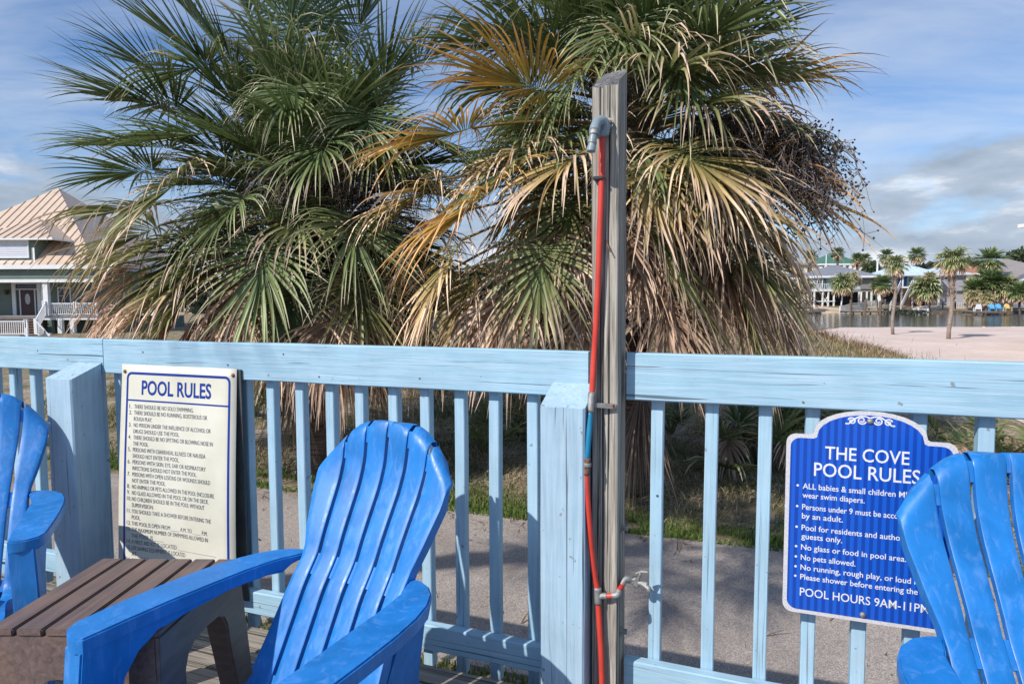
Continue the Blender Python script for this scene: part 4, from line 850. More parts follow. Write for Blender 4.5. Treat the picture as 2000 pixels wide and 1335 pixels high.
lines = [('1.', 'THERE SHOULD BE NO SOLO SWIMMING.', .325), ('2.', 'THERE SHOULD BE NO RUNNING, BOISTEROUS OR', .398), ('', 'ROUGH PLAY.', .102), ('3.', 'NO PERSON UNDER THE INFLUENCE OF ALCOHOL OR', .418), ('', 'DRUGS SHOULD USE THE POOL.', .252),
    ('4.', 'THERE SHOULD BE NO SPITTING OR BLOWING NOSE IN', .430), ('', 'THE POOL.', .087), ('5.', 'PERSONS WITH DIARRHEAL ILLNESS OR NAUSEA', .393), ('', 'SHOULD NOT ENTER THE POOL.', .252), ('6.', 'PERSONS WITH SKIN, EYE, EAR OR RESPIRATORY', .395), ('', 'INFECTIONS SHOULD NOT ENTER THE POOL.', .348),
    ('7.', 'PERSONS WITH OPEN LESIONS OR WOUNDS SHOULD', .420), ('', 'NOT ENTER THE POOL.', .182), ('8.', 'NO ANIMALS OR PETS ALLOWED IN THE POOL ENCLOSURE.', .442), ('9.', 'NO GLASS ALLOWED IN THE POOL OR ON THE DECK.', .412), ('10.', 'NO CHILDREN SHOULD BE IN THE POOL WITHOUT', .390), ('', 'SUPERVISION.', .120),
    ('11.', 'YOU SHOULD TAKE A SHOWER BEFORE ENTERING THE', .424), ('', 'POOL.', .050), ('12.', 'THIS POOL IS OPEN FROM _____ A.M. TO _____ P.M.', .405), ('13.', 'THE MAXIMUM NUMBER OF SWIMMERS ALLOWED IN', .408), ('', 'THE POOL IS _____', .172), ('14.', 'A FIRST AID KIT IS LOCATED ______________________', .450),
    ('15.', 'LIFE SAVING EQUIPMENT IS LOCATED', .285), ('', 'AT _______________________________________', .450), ('16.', 'AN EMERGENCY PHONE IS _______________________', .450), ('', 'LOCATED', .080)]
mm = MB(); z = bt - 0.112 - 0.034; lsp = (z - (SB + 0.062)) / (len(lines) - 1) * 1.0
for i, (num, txt, wd) in enumerate(lines):
    if num: put_text(mm, num, bl + 0.015, z, 0.0165, 0.0125 * len(num) * 0.62, lambda a, b: s1(a, b, 0.0008), 0.0)
    put_text(mm, txt, bl + 0.043, z, 0.0165, wd * 0.98, lambda a, b: s1(a, b, 0.0008), -0.002); z -= lsp
mm.build('lettering', 'sign_black_ink', sg)
for (u, z) in ((SL + 0.018, ST - 0.030), (SR - 0.016, ST - 0.026)):
    mm = MB(); y_ = s1(u, z); mm.tube([(u, y_ + 0.003, z), (u, y_ - 0.003, z), (u, y_ - 0.006, z)], [0.0085, 0.008, 0.004], 10); mm.build('screw', 'rust', sg, True)

# ------------------------------------------------------------------ blue sign
sb = thing('pool_hours_sign', 'blue arch topped sign with silver lettering and pool hours, behind the right chair', 'sign', fw(0, 0, 0), R(-20))
BL, BR, BT, BB, BC = 0.579, 0.995, 0.866, 0.346, 0.787
def sign_outline(ins):
    l, r, t_, b, rad = BL + ins, BR - ins, BT - ins, BB + ins, 0.026
    P_ = []
    for cx, cz, a0 in ((l + rad, b + rad, 180), (r - rad, b + rad, 270), (r - rad, t_ - rad, 0)):
        for k in range(6): P_.append((cx + rad * math.cos(R(a0 + k * 18)), cz + rad * math.sin(R(a0 + k * 18))))
    hw = 0.138 - ins * 0.7; P_.append((BC + hw + 0.008, t_))
    for k in range(15):
        a = math.pi * k / 14; P_.append((BC + hw * math.cos(a) * (1 - 0.06 * math.sin(a)), t_ + 0.004 + (0.070 + ins * 0.0) * math.sin(a) ** 0.8))
    P_.append((BC - hw - 0.008, t_))
    for k in range(6): P_.append((l + rad + rad * math.cos(R(90 + k * 18)), t_ - rad + rad * math.sin(R(90 + k * 18))))
    return P_
mm = MB(); mm.prism(sign_outline(0), lambda a, b: (a, -0.0065, b), lambda a, b: (a, -0.0105, b)); mm.build('border', 'sign_border', sb)
mm = MB(); mm.prism(sign_outline(0.011), lambda a, b: (a, -0.0095, b), lambda a, b: (a, -0.0112, b)); mm.build('panel', 'sign_blue', sb)
s2 = lambda a, b, off=0.0: -0.0116 - off
mm = MB(); put_text(mm, 'THE COVE', BC - 0.006, 0.800, 0.036, 0.205, s2, 0.008, 'C'); mm.build('heading', 'silver_ink', sb); mm = MB(); put_text(mm, 'POOL RULES', BC - 0.006, 0.750, 0.038, 0.258, s2, 0.008, 'C')
mm.build('heading', 'silver_ink', sb); mm = MB(); put_text(mm, 'POOL HOURS 9AM-11PM', BC - 0.004, 0.398, 0.0235, 0.318, s2, 0.006, 'C'); mm.build('heading', 'silver_ink', sb)
mm = MB(); tl = BL + 0.045
for z, b_, t_ in ((0.710, 1, 'ALL babies & small children MUST'), (0.684, 0, 'wear swim diapers.'), (0.650, 1, 'Persons under 9 must be accompanied'), (0.624, 0, 'by an adult.'), (0.590, 1, 'Pool for residents and authorized'), (0.565, 0, 'guests only.'),
    (0.533, 1, 'No glass or food in pool area.'), (0.503, 1, 'No pets allowed.'), (0.474, 1, 'No running, rough play, or loud noise.'), (0.446, 1, 'Please shower before entering the pool.')):
    put_text(mm, t_, tl, z, 0.0160, 0.0087 * len(t_) * (1.0 if t_[0] != 'A' else 1.04), s2, 0.010)
    if b_: mm.add([(tl - 0.013 + 0.0035 * math.cos(k * math.pi / 4), -0.0117, z + 0.008 + 0.0035 * math.sin(k * math.pi / 4)) for k in range(8)], [tuple(range(8))])
mm.build('lettering', 'silver_ink', sb)
mm = MB()
for sgn in (-1, 1):
    for (cx, cz, r0, turns, st) in ((0.020, 0.914, 0.011, 1.4, 200), (0.044, 0.911, 0.010, 1.3, 20)):
        P_ = []
        for k in range(24):
            a = R(st) + k / 23 * turns * 2 * math.pi; r_ = r0 * (1 - 0.75 * k / 23); P_.append((BC + sgn * (cx + r_ * math.cos(a)), cz + r_ * math.sin(a)))
        band(mm, P_, 0.0038, lambda a, b, o=0: -0.0116, 0)
    band(mm, [(BC, 0.921), (BC + sgn * 0.010, 0.925), (BC + sgn * 0.025, 0.925), (BC + sgn * 0.036, 0.918), (BC + sgn * 0.052, 0.903), (BC + sgn * 0.060, 0.903)], 0.0038, lambda a, b, o=0: -0.0117, 0)
mm.build('scroll_ornament', 'silver_ink', sb)
for (u, z) in ((BC - 0.002, 0.368), (BC, 0.913)):
    mm = MB(); mm.tube([(u, -0.010, z), (u, -0.015, z), (u, -0.018, z)], [0.0085, 0.008, 0.005], 10); mm.build('screw', 'galv', sb, True)

# ------------------------------------------------------------------ adirondack chairs
def interp(x, P_):
    return float(np.interp(x, [p[0] for p in P_], [p[1] for p in P_]))
PROF = [(0.172, 0.918), (0.158, 0.928), (0.146, 0.918), (0.137, 0.88), (0.124, 0.80), (0.100, 0.74), (0.062, 0.675), (0.028, 0.615), (0.004, 0.565), (-0.020, 0.535), (-0.046, 0.50), (-0.080, 0.44), (-0.108, 0.39), (-0.134, 0.345), (-0.158, 0.30), (-0.185, 0.272), (-0.235, 0.262), (-0.32, 0.278), (-0.42, 0.310), (-0.50, 0.336), (-0.555, 0.338), (-0.585, 0.315), (-0.59, 0.275)]
PS = [0.0]
for a, b in zip(PROF[:-1], PROF[1:]): PS.append(PS[-1] + math.hypot(b[0] - a[0], b[1] - a[1]))
def prof(s_): return float(np.interp(s_, PS, [p[0] for p in PROF])), float(np.interp(s_, PS, [p[1] for p in PROF]))
def prof_smooth(s_):
    a = [prof(s_ + d) for d in (-0.018, -0.009, 0, 0.009, 0.018)]; return sum(x[0] for x in a) / 5, sum(x[1] for x in a) / 5
def s_of_z(z): return float(np.interp(-z, [-p[1] for p in PROF[1:16]], PS[1:16]))
SZ = {z: s_of_z(z) for z in (0.928,)}
STOT = PS[-1]
def xslot(k, s_):       # lateral place of slot k (-2..2)
    w_ = np.interp(s_, [s_of_z(.90), s_of_z(.565), s_of_z(.35), STOT], [0.0755, 0.0645, 0.064, 0.070]); return k * float(w_)
def xedge(s_):
    return float(np.interp(s_, [0, s_of_z(.80), s_of_z(.72), s_of_z(.63), s_of_z(.58), s_of_z(.55), s_of_z(.50), s_of_z(.36), s_of_z(.30), STOT], [0.232, 0.232, 0.222, 0.200, 0.184, 0.180, 0.182, 0.195, 0.205, 0.235]))
def toplim(x):          # start arclength so that the back outline follows the arched top
    zt = float(np.interp(abs(x), [0, 0.04, 0.075, 0.115, 0.15, 0.19, 0.22, 0.235], [0.928, 0.925, 0.914, 0.895, 0.868, 0.828, 0.797, 0.780])); return zt
def chair_slat(k, parent):
    """slat between slot k and k+1, k=-3..2"""
    rows = 60; mm = MB(); nc = 9
    xl_ = lambda s_: -xedge(s_) if k == -3 else xslot(k, s_) + 0.0058
    xr_ = lambda s_: xedge(s_) if k == 2 else xslot(k + 1, s_) - 0.0058
    s_top = {}; V_ = []
    for i in range(rows + 1):
        f = i / rows; ring = []
        for j in range(nc):
            # cross-section: two turned-back edges and a gently crowned face
            g = [0, 0, 0.035, 0.22, 0.5, 0.78, 0.965, 1, 1][j]
            xt0 = xl_(s_of_z(0.86)) * (1 - g) + xr_(s_of_z(0.86)) * g
            zt = toplim(xt0); st = s_of_z(zt) ; 
            s_ = st + (STOT - st) * f
            x = xl_(s_) * (1 - g) + xr_(s_) * g
            d, z = prof_smooth(max(s_, 0.02)); d1, z1 = prof_smooth(max(s_, 0.02) + 0.01); tx, tz = d1 - d, z1 - z; l_ = math.hypot(tx, tz); nd, nz_ = tz / l_, -tx / l_   # normal to the front (-d, +z)
            if nd > 0: nd, nz_ = -nd, -nz_
            crown = [0, 0.0, 0.0012, 0.0016, 0.0020, 0.0016, 0.0012, 0.0, 0][j]
            dep = 0.0
            if j in (0, 8): dep = (0.030 if (k == -3 and j == 0) or (k == 2 and j == 8) else 0.014) * min(1, 0.15 + f / 0.06)
            if f < 0.03: dep = max(dep, 0.0); back = (0.03 - f) / 0.03; crown -= 0.016 * back ** 2
            if f > 0.985: crown -= 0.01 * (f - 0.985) / 0.015
            curve = -0.32 * x * x * max(0, min(1, (0.95 - f) * 3)) if z > 0.3 else 0
            ring.append((x, d + curve + nd * (crown - dep), z + nz_ * (crown - dep) - DZ))
        V_ += ring
    F_ = [(i * nc + j, (i + 1) * nc + j, (i + 1) * nc + j + 1, i * nc + j + 1) for i in range(rows) for j in range(nc - 1)]
    # top roll
    o_ = len(V_); V_ += [(x, d + 0.022 * (0.25 if abs(x) > .21 else 1), z - 0.003) for (x, d, z) in V_[:nc]]; F_ += [(j, j + 1, o_ + j + 1, o_ + j) for j in range(nc - 1)]
    o2 = len(V_); V_ += [(x, d + 0.024 * (0.3 if abs(x) > .21 else 1), z - 0.030 * (0.15 if abs(x) > .21 else 1)) for (x, d, z) in V_[:nc]]; F_ += [(o_ + j, o_ + j + 1, o2 + j + 1, o2 + j) for j in range(nc - 1)]
    mm.add(V_, F_); o = mm.build('slat', 'blue_plastic', parent); return smooth_by(o, 50)
def chair_band(parent, name, sa, sb_, hw, dep=0.0045, ks=(-2, 2)):
    """recessed web bridging the slots between arclengths"""
    for k in range(-2, 3):
        s0 = s_of_z({-2: .80, 2: .80, -1: .85, 1: .85, 0: .872}[k]) if sa is None else sa; st = s_of_z(toplim(abs(xslot(k, s_of_z(.86))) + 0.012) - 0.004) if sa is None else None
        a, b = (st + 0.010, s0) if sa is None else (sa, sb_); mm = MB(); V_ = []; n_ = 6
        for i in range(n_ + 1):
            s_ = a + (b - a) * i / n_; d, z = prof_smooth(s_); d1, z1 = prof_smooth(s_ + 0.01); l_ = math.hypot(d1 - d, z1 - z); nd, nz_ = (z1 - z) / l_, -(d1 - d) / l_
            if nd > 0: nd, nz_ = -nd, -nz_
            x = xslot(k, s_); cv = -0.32 * x * x
            for xx in (x - 0.009, x + 0.009): V_.append((xx, d + cv - nd * dep, z - nz_ * dep - DZ))
            for xx in (x + 0.009, x - 0.009): V_.append((xx, d + cv - nd * (dep + .008), z - nz_ * (dep + .008) - DZ))
        F_ = [(i * 4 + j, i * 4 + (j + 1) % 4, i * 4 + 4 + (j + 1) % 4, i * 4 + 4 + j) for i in range(n_) for j in range(4)] + [(0, 1, 2, 3), (n_ * 4 + 3, n_ * 4 + 2, n_ * 4 + 1, n_ * 4)]
        mm.add(V_, F_); mm.build(name, 'blue_plastic', parent)
def make_chair(label):
    root = thing('adirondack_chair', label, 'chair', (0, 0, DZ), 0, 'blue adirondack chairs on the deck')
    for k in range(-3, 3): chair_slat(k, root)
    chair_band(root, 'web', None, None, 0); chair_band(root, 'web', s_of_z(.568), s_of_z(.524), 0); chair_band(root, 'web', s_of_z(.30) - .01, s_of_z(.30) + .03, 0); chair_band(root, 'web', STOT - .09, STOT - 0.01, 0)
    for sg_ in (-1, 1):
        # arm outline in plan (x outward, d)
        A = [(0.170, 0.020), (0.205, 0.018), (0.240, 0.002), (0.272, -0.030), (0.298, -0.078), (0.316, -0.140), (0.327, -0.22), (0.332, -0.32), (0.333, -0.43), (0.330, -0.508), (0.318, -0.530), (0.292, -0.542), (0.262, -0.546), (0.242, -0.536), (0.236, -0.45), (0.232, -0.35), (0.226, -0.25), (0.220, -0.16), (0.212, -0.10), (0.204, -0.062), (0.194, -0.040), (0.187, -0.020), (0.178, 0.004)]
        zt = lambda x, d: 0.556 + 0.006 * math.sin((d + .54) * 5) - 0.010 * max(0, (-0.50 - d) / 0.04) * 0.3 - DZ
        mm = MB(); mm.prism([(sg_ * x, d) for x, d in A], lambda x, d: (x, d, zt(x, d) - (0.018 if d > -0.05 else 0.036)), lambda x, d: (x, d, zt(x, d)), 0.004); o = mm.build('arm', 'blue_plastic', root); smooth_by(o, 40)
        # front leg below the arm with arched gusset
        Lp = [(-0.540, 0.52), (-0.556, 0.30), (-0.570, 0.0), (-0.500, 0.0), (-0.478, 0.25), (-0.468, 0.36), (-0.450, 0.425), (-0.420, 0.470), (-0.375, 0.497), (-0.30, 0.508), (-0.20, 0.515), (-0.20, 0.53), (-0.53, 0.53)]
        mm = MB(); fn = lambda xo: (lambda d, z: (sg_ * (xo + (0.53 - z) * 0.05), d, z - DZ if z > 0.05 else 0.0)); mm.prism(Lp, fn(0.242), fn(0.308), 0.004); o = mm.build('front_leg', 'blue_plastic', root); smooth_by(o, 40)
        Lr = [(-0.56, 0.30), (-0.56, 0.25), (-0.30, 0.19), (-0.10, 0.12), (0.03, 0.0), (0.13, 0.0), (0.06, 0.16), (0.03, 0.30), (0.06, 0.44), (0.035, 0.50), (-0.01, 0.50), (-0.05, 0.42), (-0.12, 0.30), (-0.18, 0.255), (-0.30, 0.262), (-0.45, 0.31)]
        mm = MB(); fr = lambda xo: (lambda d, z: (sg_ * xo, d, z - DZ if z > 0.01 else 0.0)); mm.prism(Lr, fr(0.160), fr(0.184), 0.003); o = mm.build('rear_leg', 'blue_plastic', root); smooth_by(o, 40)
    mm = MB(); mm.box(-0.185, 0.185, -0.005, 0.015, 0.18 , 0.24, 0.004); mm.build('crossbar', 'blue_plastic', root)
    mm = MB(); mm.box(-0.245, 0.245, -0.548, -0.530, 0.20, 0.30, 0.004); mm.build('crossbar', 'blue_plastic', root)
    return root
CK = 1.08
def scale_chair(root):
    for o in root.children:
        me = o.data; co = np.zeros(len(me.vertices) * 3); me.vertices.foreach_get('co', co); co = co.reshape(-1, 3); co[:, :2] *= CK
        co[:, 2] = np.maximum(EYE - (EYE - (co[:, 2] + DZ)) * CK - DZ, 0.0 + 0.0 * co[:, 2]); me.vertices.foreach_set('co', co.ravel()); me.update()
ch = make_chair('blue plastic adirondack chair in the middle, its whole back seen before the left railing')
def place(c, x, y, yaw): c.location = (x, y, DZ); c.rotation_euler = (0, 0, -R(yaw))
scale_chair(ch); place(ch, -0.412 * CK, 1.606 * CK, 29.9)
c2 = copy_tree(ch); c2['label'] = 'blue plastic adirondack chair hiding the edge of the blue sign, cut off at the right'; place(c2, 1.047 * CK, 1.206 * CK, 9.4)
c3 = copy_tree(ch); c3['label'] = 'blue plastic adirondack chair beside the blue post and brown table, cut off at the left'; place(c3, -1.936 * 1.07, 2.198 * 1.07, -25.3)

# ------------------------------------------------------------------ brown side table
tb = thing('side_table', 'brown slatted resin side table between the blue chairs', 'side table', (-1.003 * 1.08, 1.60 * 1.08, DZ), R(-1.5))
TZ = 0.44 - DZ; W2, D2 = 0.221, 0.216
for i in range(6):
    x0 = -W2 + i * 0.0737; mm = MB(); mm.box(x0 + 0.0045, x0 + 0.0692, -D2, D2, TZ - 0.018, TZ, 0.003); mm.build('slat', 'brown_plastic', tb)
mm = MB(); mm.box(-W2 + 0.006, W2 - 0.006, -D2 + 0.012, -D2 + 0.03, TZ - 0.05, TZ - 0.0185); mm.box(-W2 + 0.006, W2 - 0.006, D2 - 0.03, D2 - 0.012, TZ - 0.05, TZ - 0.0185); mm.box(-W2 + 0.006, W2 - 0.006, -0.02, 0.02, TZ - 0.035, TZ - 0.0185); mm.build('batten', 'table_side', tb)
def arch(hw_t, hw_b, zt, lw, zi, r_in):
    """panel outline with two legs and an arched opening, (across, z)"""
    P_ = [(-hw_t, zt), (-hw_b, 0), (-hw_b + lw, 0)]
    a_t = hw_t - lw * 1.12
    for k in range(9):
        a = math.pi - math.pi * k / 8; P_.append((a_t * math.copysign(abs(math.cos(a)) ** 0.6, math.cos(a)), zi + r_in * math.sin(a) ** 0.6))
    P_ += [(hw_b - lw, 0), (hw_b, 0), (hw_t, zt)]; return P_
for sgx in (-1, 1):
    P_ = arch(D2, D2 + 0.035, TZ - 0.019, 0.085, 0.25, 0.12); mm = MB(); fx = lambda off: (lambda a, z: (sgx * (W2 - 0.004 - off + (TZ - z) * 0.05), a, z)); mm.prism(P_, fx(0.0), fx(0.012), 0.002); mm.build('side_panel', 'table_side', tb)
for sgy in (-1, 1):
    P_ = arch(W2 - 0.017, W2 + 0.010, TZ - 0.019, 0.085, 0.24, 0.11); mm = MB(); fy = lambda off: (lambda a, z: (a, sgy * (D2 - 0.004 - off + (TZ - z) * 0.06), z)); mm.prism(P_, fy(0.0), fy(0.012), 0.002); mm.build('end_panel', 'brown_plastic' if sgy < 0 else 'table_side', tb)

# ------------------------------------------------------------------ building helpers
def hip_roof(parent, x0, x1, y0, y1, z0, pitch, mat, ribs=None, ribmat=None, ridge=None, th=0.18, fas='white_paint', rib_w=0.05):
    w_, d_ = x1 - x0, y1 - y0; run = min(w_, d_) / 2; zt = z0 + run * pitch; mm = MB()
    if d_ <= w_: a, b = (x0 + run, (y0 + y1) / 2, zt), (x1 - run, (y0 + y1) / 2, zt)
    else: a, b = ((x0 + x1) / 2, y0 + run, zt), ((x0 + x1) / 2, y1 - run, zt)
    v = [(x0, y0, z0), (x1, y0, z0), (x1, y1, z0), (x0, y1, z0), a, b]
    if d_ <= w_: f = [(0, 1, 5, 4), (1, 2, 5), (2, 3, 4, 5), (3, 0, 4)]
    else: f = [(0, 1, 4), (1, 2, 5, 4), (2, 3, 5), (3, 0, 4, 5)]
    mm.add(v, f + [(3, 2, 1, 0)]); ro = mm.build('roof', mat, parent)
    mm = MB(); 
    for (a0, a1, b0, b1) in ((x0 - .02, x1 + .02, y0 - .03, y0 + .08), (x0 - .02, x1 + .02, y1 - .08, y1 + .03), (x0 - .03, x0 + .08, y0 + .08, y1 - .08), (x1 - .08, x1 + .03, y0 + .08, y1 - .08)): mm.box(a0, a1, b0, b1, z0 - th, z0 - 0.003)
    mm.build('fascia', fas, parent)
    if ribs:
        x = x0 + ribs * 0.5
        while x < x1:
            reach = min(x - x0, x1 - x, run); 
            if reach > 0.2:
                mm = MB(); h = 0.06; mm.hull8([(x - rib_w / 2, y0, z0 + .01), (x + rib_w / 2, y0, z0 + .01), (x + rib_w / 2, y0 + reach, z0 + .01 + reach * pitch), (x - rib_w / 2, y0 + reach, z0 + .01 + reach * pitch), (x - rib_w / 2, y0, z0 + h), (x + rib_w / 2, y0, z0 + h), (x + rib_w / 2, y0 + reach, z0 + h + reach * pitch), (x - rib_w / 2, y0 + reach, z0 + h + reach * pitch)]); mm.build('seam', ribmat, ro)
            x += ribs
    return ro
def bbox(parent, name, mat, *a, kind=None):
    mm = MB(); mm.box(*a); return mm.build(name, mat, parent, kind=kind)
def window(parent, x0, x1, y, z0, z1, glass='glass_dark', fr=0.07, mull=True, frame='white_paint'):
    mm = MB(); mm.box(x0 - fr, x0, y - 0.05, y + 0.02, z0 - fr, z1 + fr); mm.box(x1, x1 + fr, y - 0.05, y + 0.02, z0 - fr, z1 + fr); mm.box(x0, x1, y - 0.05, y + 0.02, z1, z1 + fr); mm.box(x0, x1, y - 0.07, y + 0.02, z0 - fr, z0)
    if mull: mm.box((x0 + x1) / 2 - 0.02, (x0 + x1) / 2 + 0.02, y - 0.045, y, z0, z1); mm.box(x0, (x0 + x1) / 2 - 0.02, y - 0.045, y, (z0 + z1) / 2 - .02, (z0 + z1) / 2 + .02)
    wn_ = mm.build('window', frame, parent); bbox(wn_, 'pane', glass, x0, x1, y - 0.03, y - 0.01, z0, z1); return wn_
def balustrade(parent, p0, p1, h=0.95, sp=0.14, mat='white_paint', bw=0.035, name='balustrade', posts=True):
    p0 = Vector(p0); p1 = Vector(p1); d = p1 - p0; l_ = math.hypot(d.x, d.y); n = max(2, int(l_ / sp)); dh = Vector((d.x, d.y, 0)).normalized(); sd = Vector((-dh.y, dh.x, 0))
    mm = MB()
    for zz, hh in ((h - 0.06, 0.07), (0.08, 0.05)):
        a, b = p0 + Vector((0, 0, zz)), p1 + Vector((0, 0, zz)); s_ = sd * 0.035; mm.hull8([a - s_, b - s_, b + s_, a + s_, a - s_ + Vector((0, 0, hh)), b - s_ + Vector((0, 0, hh)), b + s_ + Vector((0, 0, hh)), a + s_ + Vector((0, 0, hh))])
    if posts:
        for q in (p0, p1): mm.box(q.x - .07, q.x + .07, q.y - .07, q.y + .07, q.z, q.z + h + 0.12)
    o = mm.build(name, mat, parent)
    for i in range(n):
        q = p0 + d * ((i + 0.5) / n); bbox(o, 'baluster', mat, q.x - bw / 2, q.x + bw / 2, q.y - bw / 2, q.y + bw / 2, q.z + 0.13, q.z + h - 0.061)
    return o

# ------------------------------------------------------------------ house on the left
hs = thing('green_house', 'sage green two storey house with tan metal roof and white dormer, at the far left', 'house', (0, 0, 0))
X = lambda px, Y: (px - 1000) / FOC * Y
EY = 45.5; ez = at(60, 517, EY).z
hip_roof(hs, -45.9, -29.7, EY, EY + 16.2, ez, 0.84, 'tan_metal', 0.62, 'tan_rib', th=0.30)
WY = 47.2; fz = at(60, 616, WY).z        # porch floor
bbox(hs, 'porch_beam', 'sage_siding', -45.5, -30.1, EY + 0.35, EY + 0.7, at(60, 545, EY).z, ez - 0.31)
for i in range(5): z_ = at(60, 545, EY).z + 0.12 + i * 0.17; bbox(hs, 'siding_board', 'sage_siding', -45.5, -30.1, EY + 0.325, EY + 0.35, z_, z_ + 0.155)
bbox(hs, 'beam_trim', 'white_paint', -45.5, -30.1, EY + 0.30, EY + 0.36, at(60, 551, EY).z, at(60, 545, EY).z - 0.003)
BWY = 48.6
bbox(hs, 'wall', 'sage_siding', -45.3, -30.3, BWY, BWY + 10, fz, ez - 0.31)
for i in range(16): z_ = fz + 0.05 + i * 0.19; bbox(hs, 'siding_board', 'sage_siding', -45.3, X(26, BWY), BWY - 0.025, BWY, z_, z_ + 0.175); bbox(hs, 'siding_board', 'sage_siding', X(88, BWY), -30.3, BWY - 0.025, BWY, z_, z_ + 0.175)
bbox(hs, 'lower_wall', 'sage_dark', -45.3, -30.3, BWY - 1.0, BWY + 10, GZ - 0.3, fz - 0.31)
bbox(hs, 'porch_floor', 'white_paint', -45.4, -30.2, EY + 0.7, BWY - .03, fz - 0.30, fz - 0.06); bbox(hs, 'porch_deck', 'dock_wood', -45.5, -30.1, EY + 0.6, BWY - .03, fz - 0.058, fz)
# door group
dx0, dx1 = X(29, BWY), X(85, BWY); dz1 = at(60, 551, BWY).z
df = thing('x', 'x', 'x'); bpy.data.objects.remove(df)
mm = MB(); mm.box(dx0, dx0 + 0.28, BWY - 0.14, BWY - 0.0255, fz, dz1 + .1); mm.box(dx1 - 0.28, dx1, BWY - 0.14, BWY - 0.0255, fz, dz1 + .1); mm.box(dx0 + .28, dx1 - .28, BWY - 0.14, BWY - 0.0255, dz1 - 0.13, dz1 + .1)
zt_ = at(60, 565.5, BWY).z; mm.box(dx0 + .28, dx1 - .28, BWY - 0.12, BWY - 0.0255, zt_, zt_ + 0.07); xa, xb = X(44.5, BWY), X(72.5, BWY); mm.box(xa - .06, xa + .02, BWY - 0.12, BWY - .0255, fz, zt_); mm.box(xb - .02, xb + .06, BWY - 0.12, BWY - .0255, fz, zt_)
dr_ = mm.build('door_frame', 'white_paint', hs)
bbox(dr_, 'transom_pane', 'glass_dark', dx0 + .28, dx1 - .28, BWY - 0.05, BWY - 0.026, zt_ + .07, dz1 - .13); bbox(dr_, 'sidelight_pane', 'glass_dark', dx0 + .28, xa - .06, BWY - 0.05, BWY - 0.026, fz, zt_); bbox(dr_, 'sidelight_pane', 'glass_dark', xb + .06, dx1 - .28, BWY - 0.05, BWY - 0.026, fz, zt_)
dd = bbox(hs, 'front_door', 'door_red', xa + .02, xb - .02, BWY - 0.07, BWY - 0.03, fz, zt_)
mm = MB(); cx = (xa + xb) / 2; cz = at(60, 583.5, BWY).z; mm.prism([(cx + 0.20 * math.cos(a * math.pi / 10), cz + 0.42 * math.sin(a * math.pi / 10)) for a in range(20)], lambda a, b: (a, BWY - .074, b), lambda a, b: (a, BWY - .094, b)); mm.build('oval_pane', 'door_glass', dd)
mm = MB(); mm.tube([(X(20, BWY), BWY - 0.2, at(20, 566, BWY).z), (X(20, BWY), BWY - 0.2, at(20, 575, BWY).z)], [0.16, 0.10], 8); mm.build('wall_lantern', 'black_metal', hs)
window(hs, X(119, BWY), X(140, BWY), BWY - 0.026, at(130, 592, BWY).z, at(130, 563, BWY).z, 'glass_dark', 0.1)
for px in (93, 300): bbox(hs, 'column', 'white_paint', X(px - 4.6, EY + .5), X(px + 4.6, EY + .5), EY + 0.42, EY + 0.72, fz, at(60, 551, EY).z - .003)
bbox(hs, 'column', 'white_paint', X(85.5, EY + 1.4), X(88, EY + 1.4), EY + 1.3, EY + 1.5, fz, at(60, 551, EY).z - .003)
balustrade(hs, (X(98, EY + .6), EY + 0.6, fz), (X(148, EY + .6), EY + 0.6, fz), 0.92, 0.14); balustrade(hs, (X(150, EY + .6), EY + 0.6, fz), (-30.2, EY + 0.6, fz), 0.92, 0.14)
for px in (97, 116, 140): bbox(hs, 'pile', 'white_paint' if px != 97 else 'sage_dark', X(px - 4, EY + .6), X(px + 4, EY + .6), EY + 0.6, EY + 0.9, GZ - .3, fz - .301)
# wide stairs
for i in range(7):
    z_ = fz - 0.17 * (i + 1); y_ = EY + 0.55 - 0.3 * (i + 1); st_ = bbox(hs, 'stair_tread', 'stair_wood', -45.4, X(78, y_) , y_, y_ + 0.31, z_ - 0.04, z_); bbox(hs, 'stair_riser', 'white_paint' if i == 0 else 'stair_wood', -45.4, X(78, y_) - .02, y_ + .28, y_ + .30, z_ - 0.17, z_ - 0.0405)
ly = EY - 1.6; lz = fz - 1.2
balustrade(hs, (X(90, EY + .4), EY + 0.4, fz), (X(69, ly), ly, lz), 0.95, 0.12); bbox(hs, 'landing', 'dock_wood', -45.4, X(72, ly), ly - 1.6, ly - .05, lz - 0.1, lz)
balustrade(hs, (X(-120, ly - 1.5), ly - 1.5, lz), (X(50, ly - 1.5), ly - 1.5, lz), 0.95, 0.14); balustrade(hs, (X(52, ly - 1.5), ly - 1.5, lz), (X(68, ly - 1.5), ly - 2.2, lz - .55), 0.95, 0.14)
balustrade(hs, (X(71, ly - .5), ly - .5, lz), (X(106, ly - .5), ly - 1.0, lz - 1.0), 0.95, 0.13)
# dormer
DY = EY + 0.45; dw0, dw1 = X(-30, DY), X(76, DY); dzb = at(40, 511, DY).z; dzt = at(40, 466, DY).z
bbox(hs, 'dormer_wall', 'sage_siding', dw0, dw1, DY, DY + 4.2, dzb - 0.6, dzt); hip_roof(hs, X(-62, DY - .5), X(109, DY - .5), DY - 0.4, DY + 6.2, dzt, 0.55, 'tan_metal', 0.62, 'tan_rib', th=0.12)
for i in range(8): z_ = dzb + i * 0.19; bbox(hs, 'siding_board', 'sage_siding', dw0, dw1, DY - 0.025, DY, z_, min(z_ + 0.175, dzt))
bbox(hs, 'dormer_sill', 'white_paint', dw0 - .05, X(79, DY), DY - 0.16, DY + 0.3, dzb - 0.03, dzb + 0.06)
mm = MB(); wx0, wx1, wz0, wz1 = X(-14, DY), X(66, DY), at(40, 504, DY).z, at(40, 468, DY).z
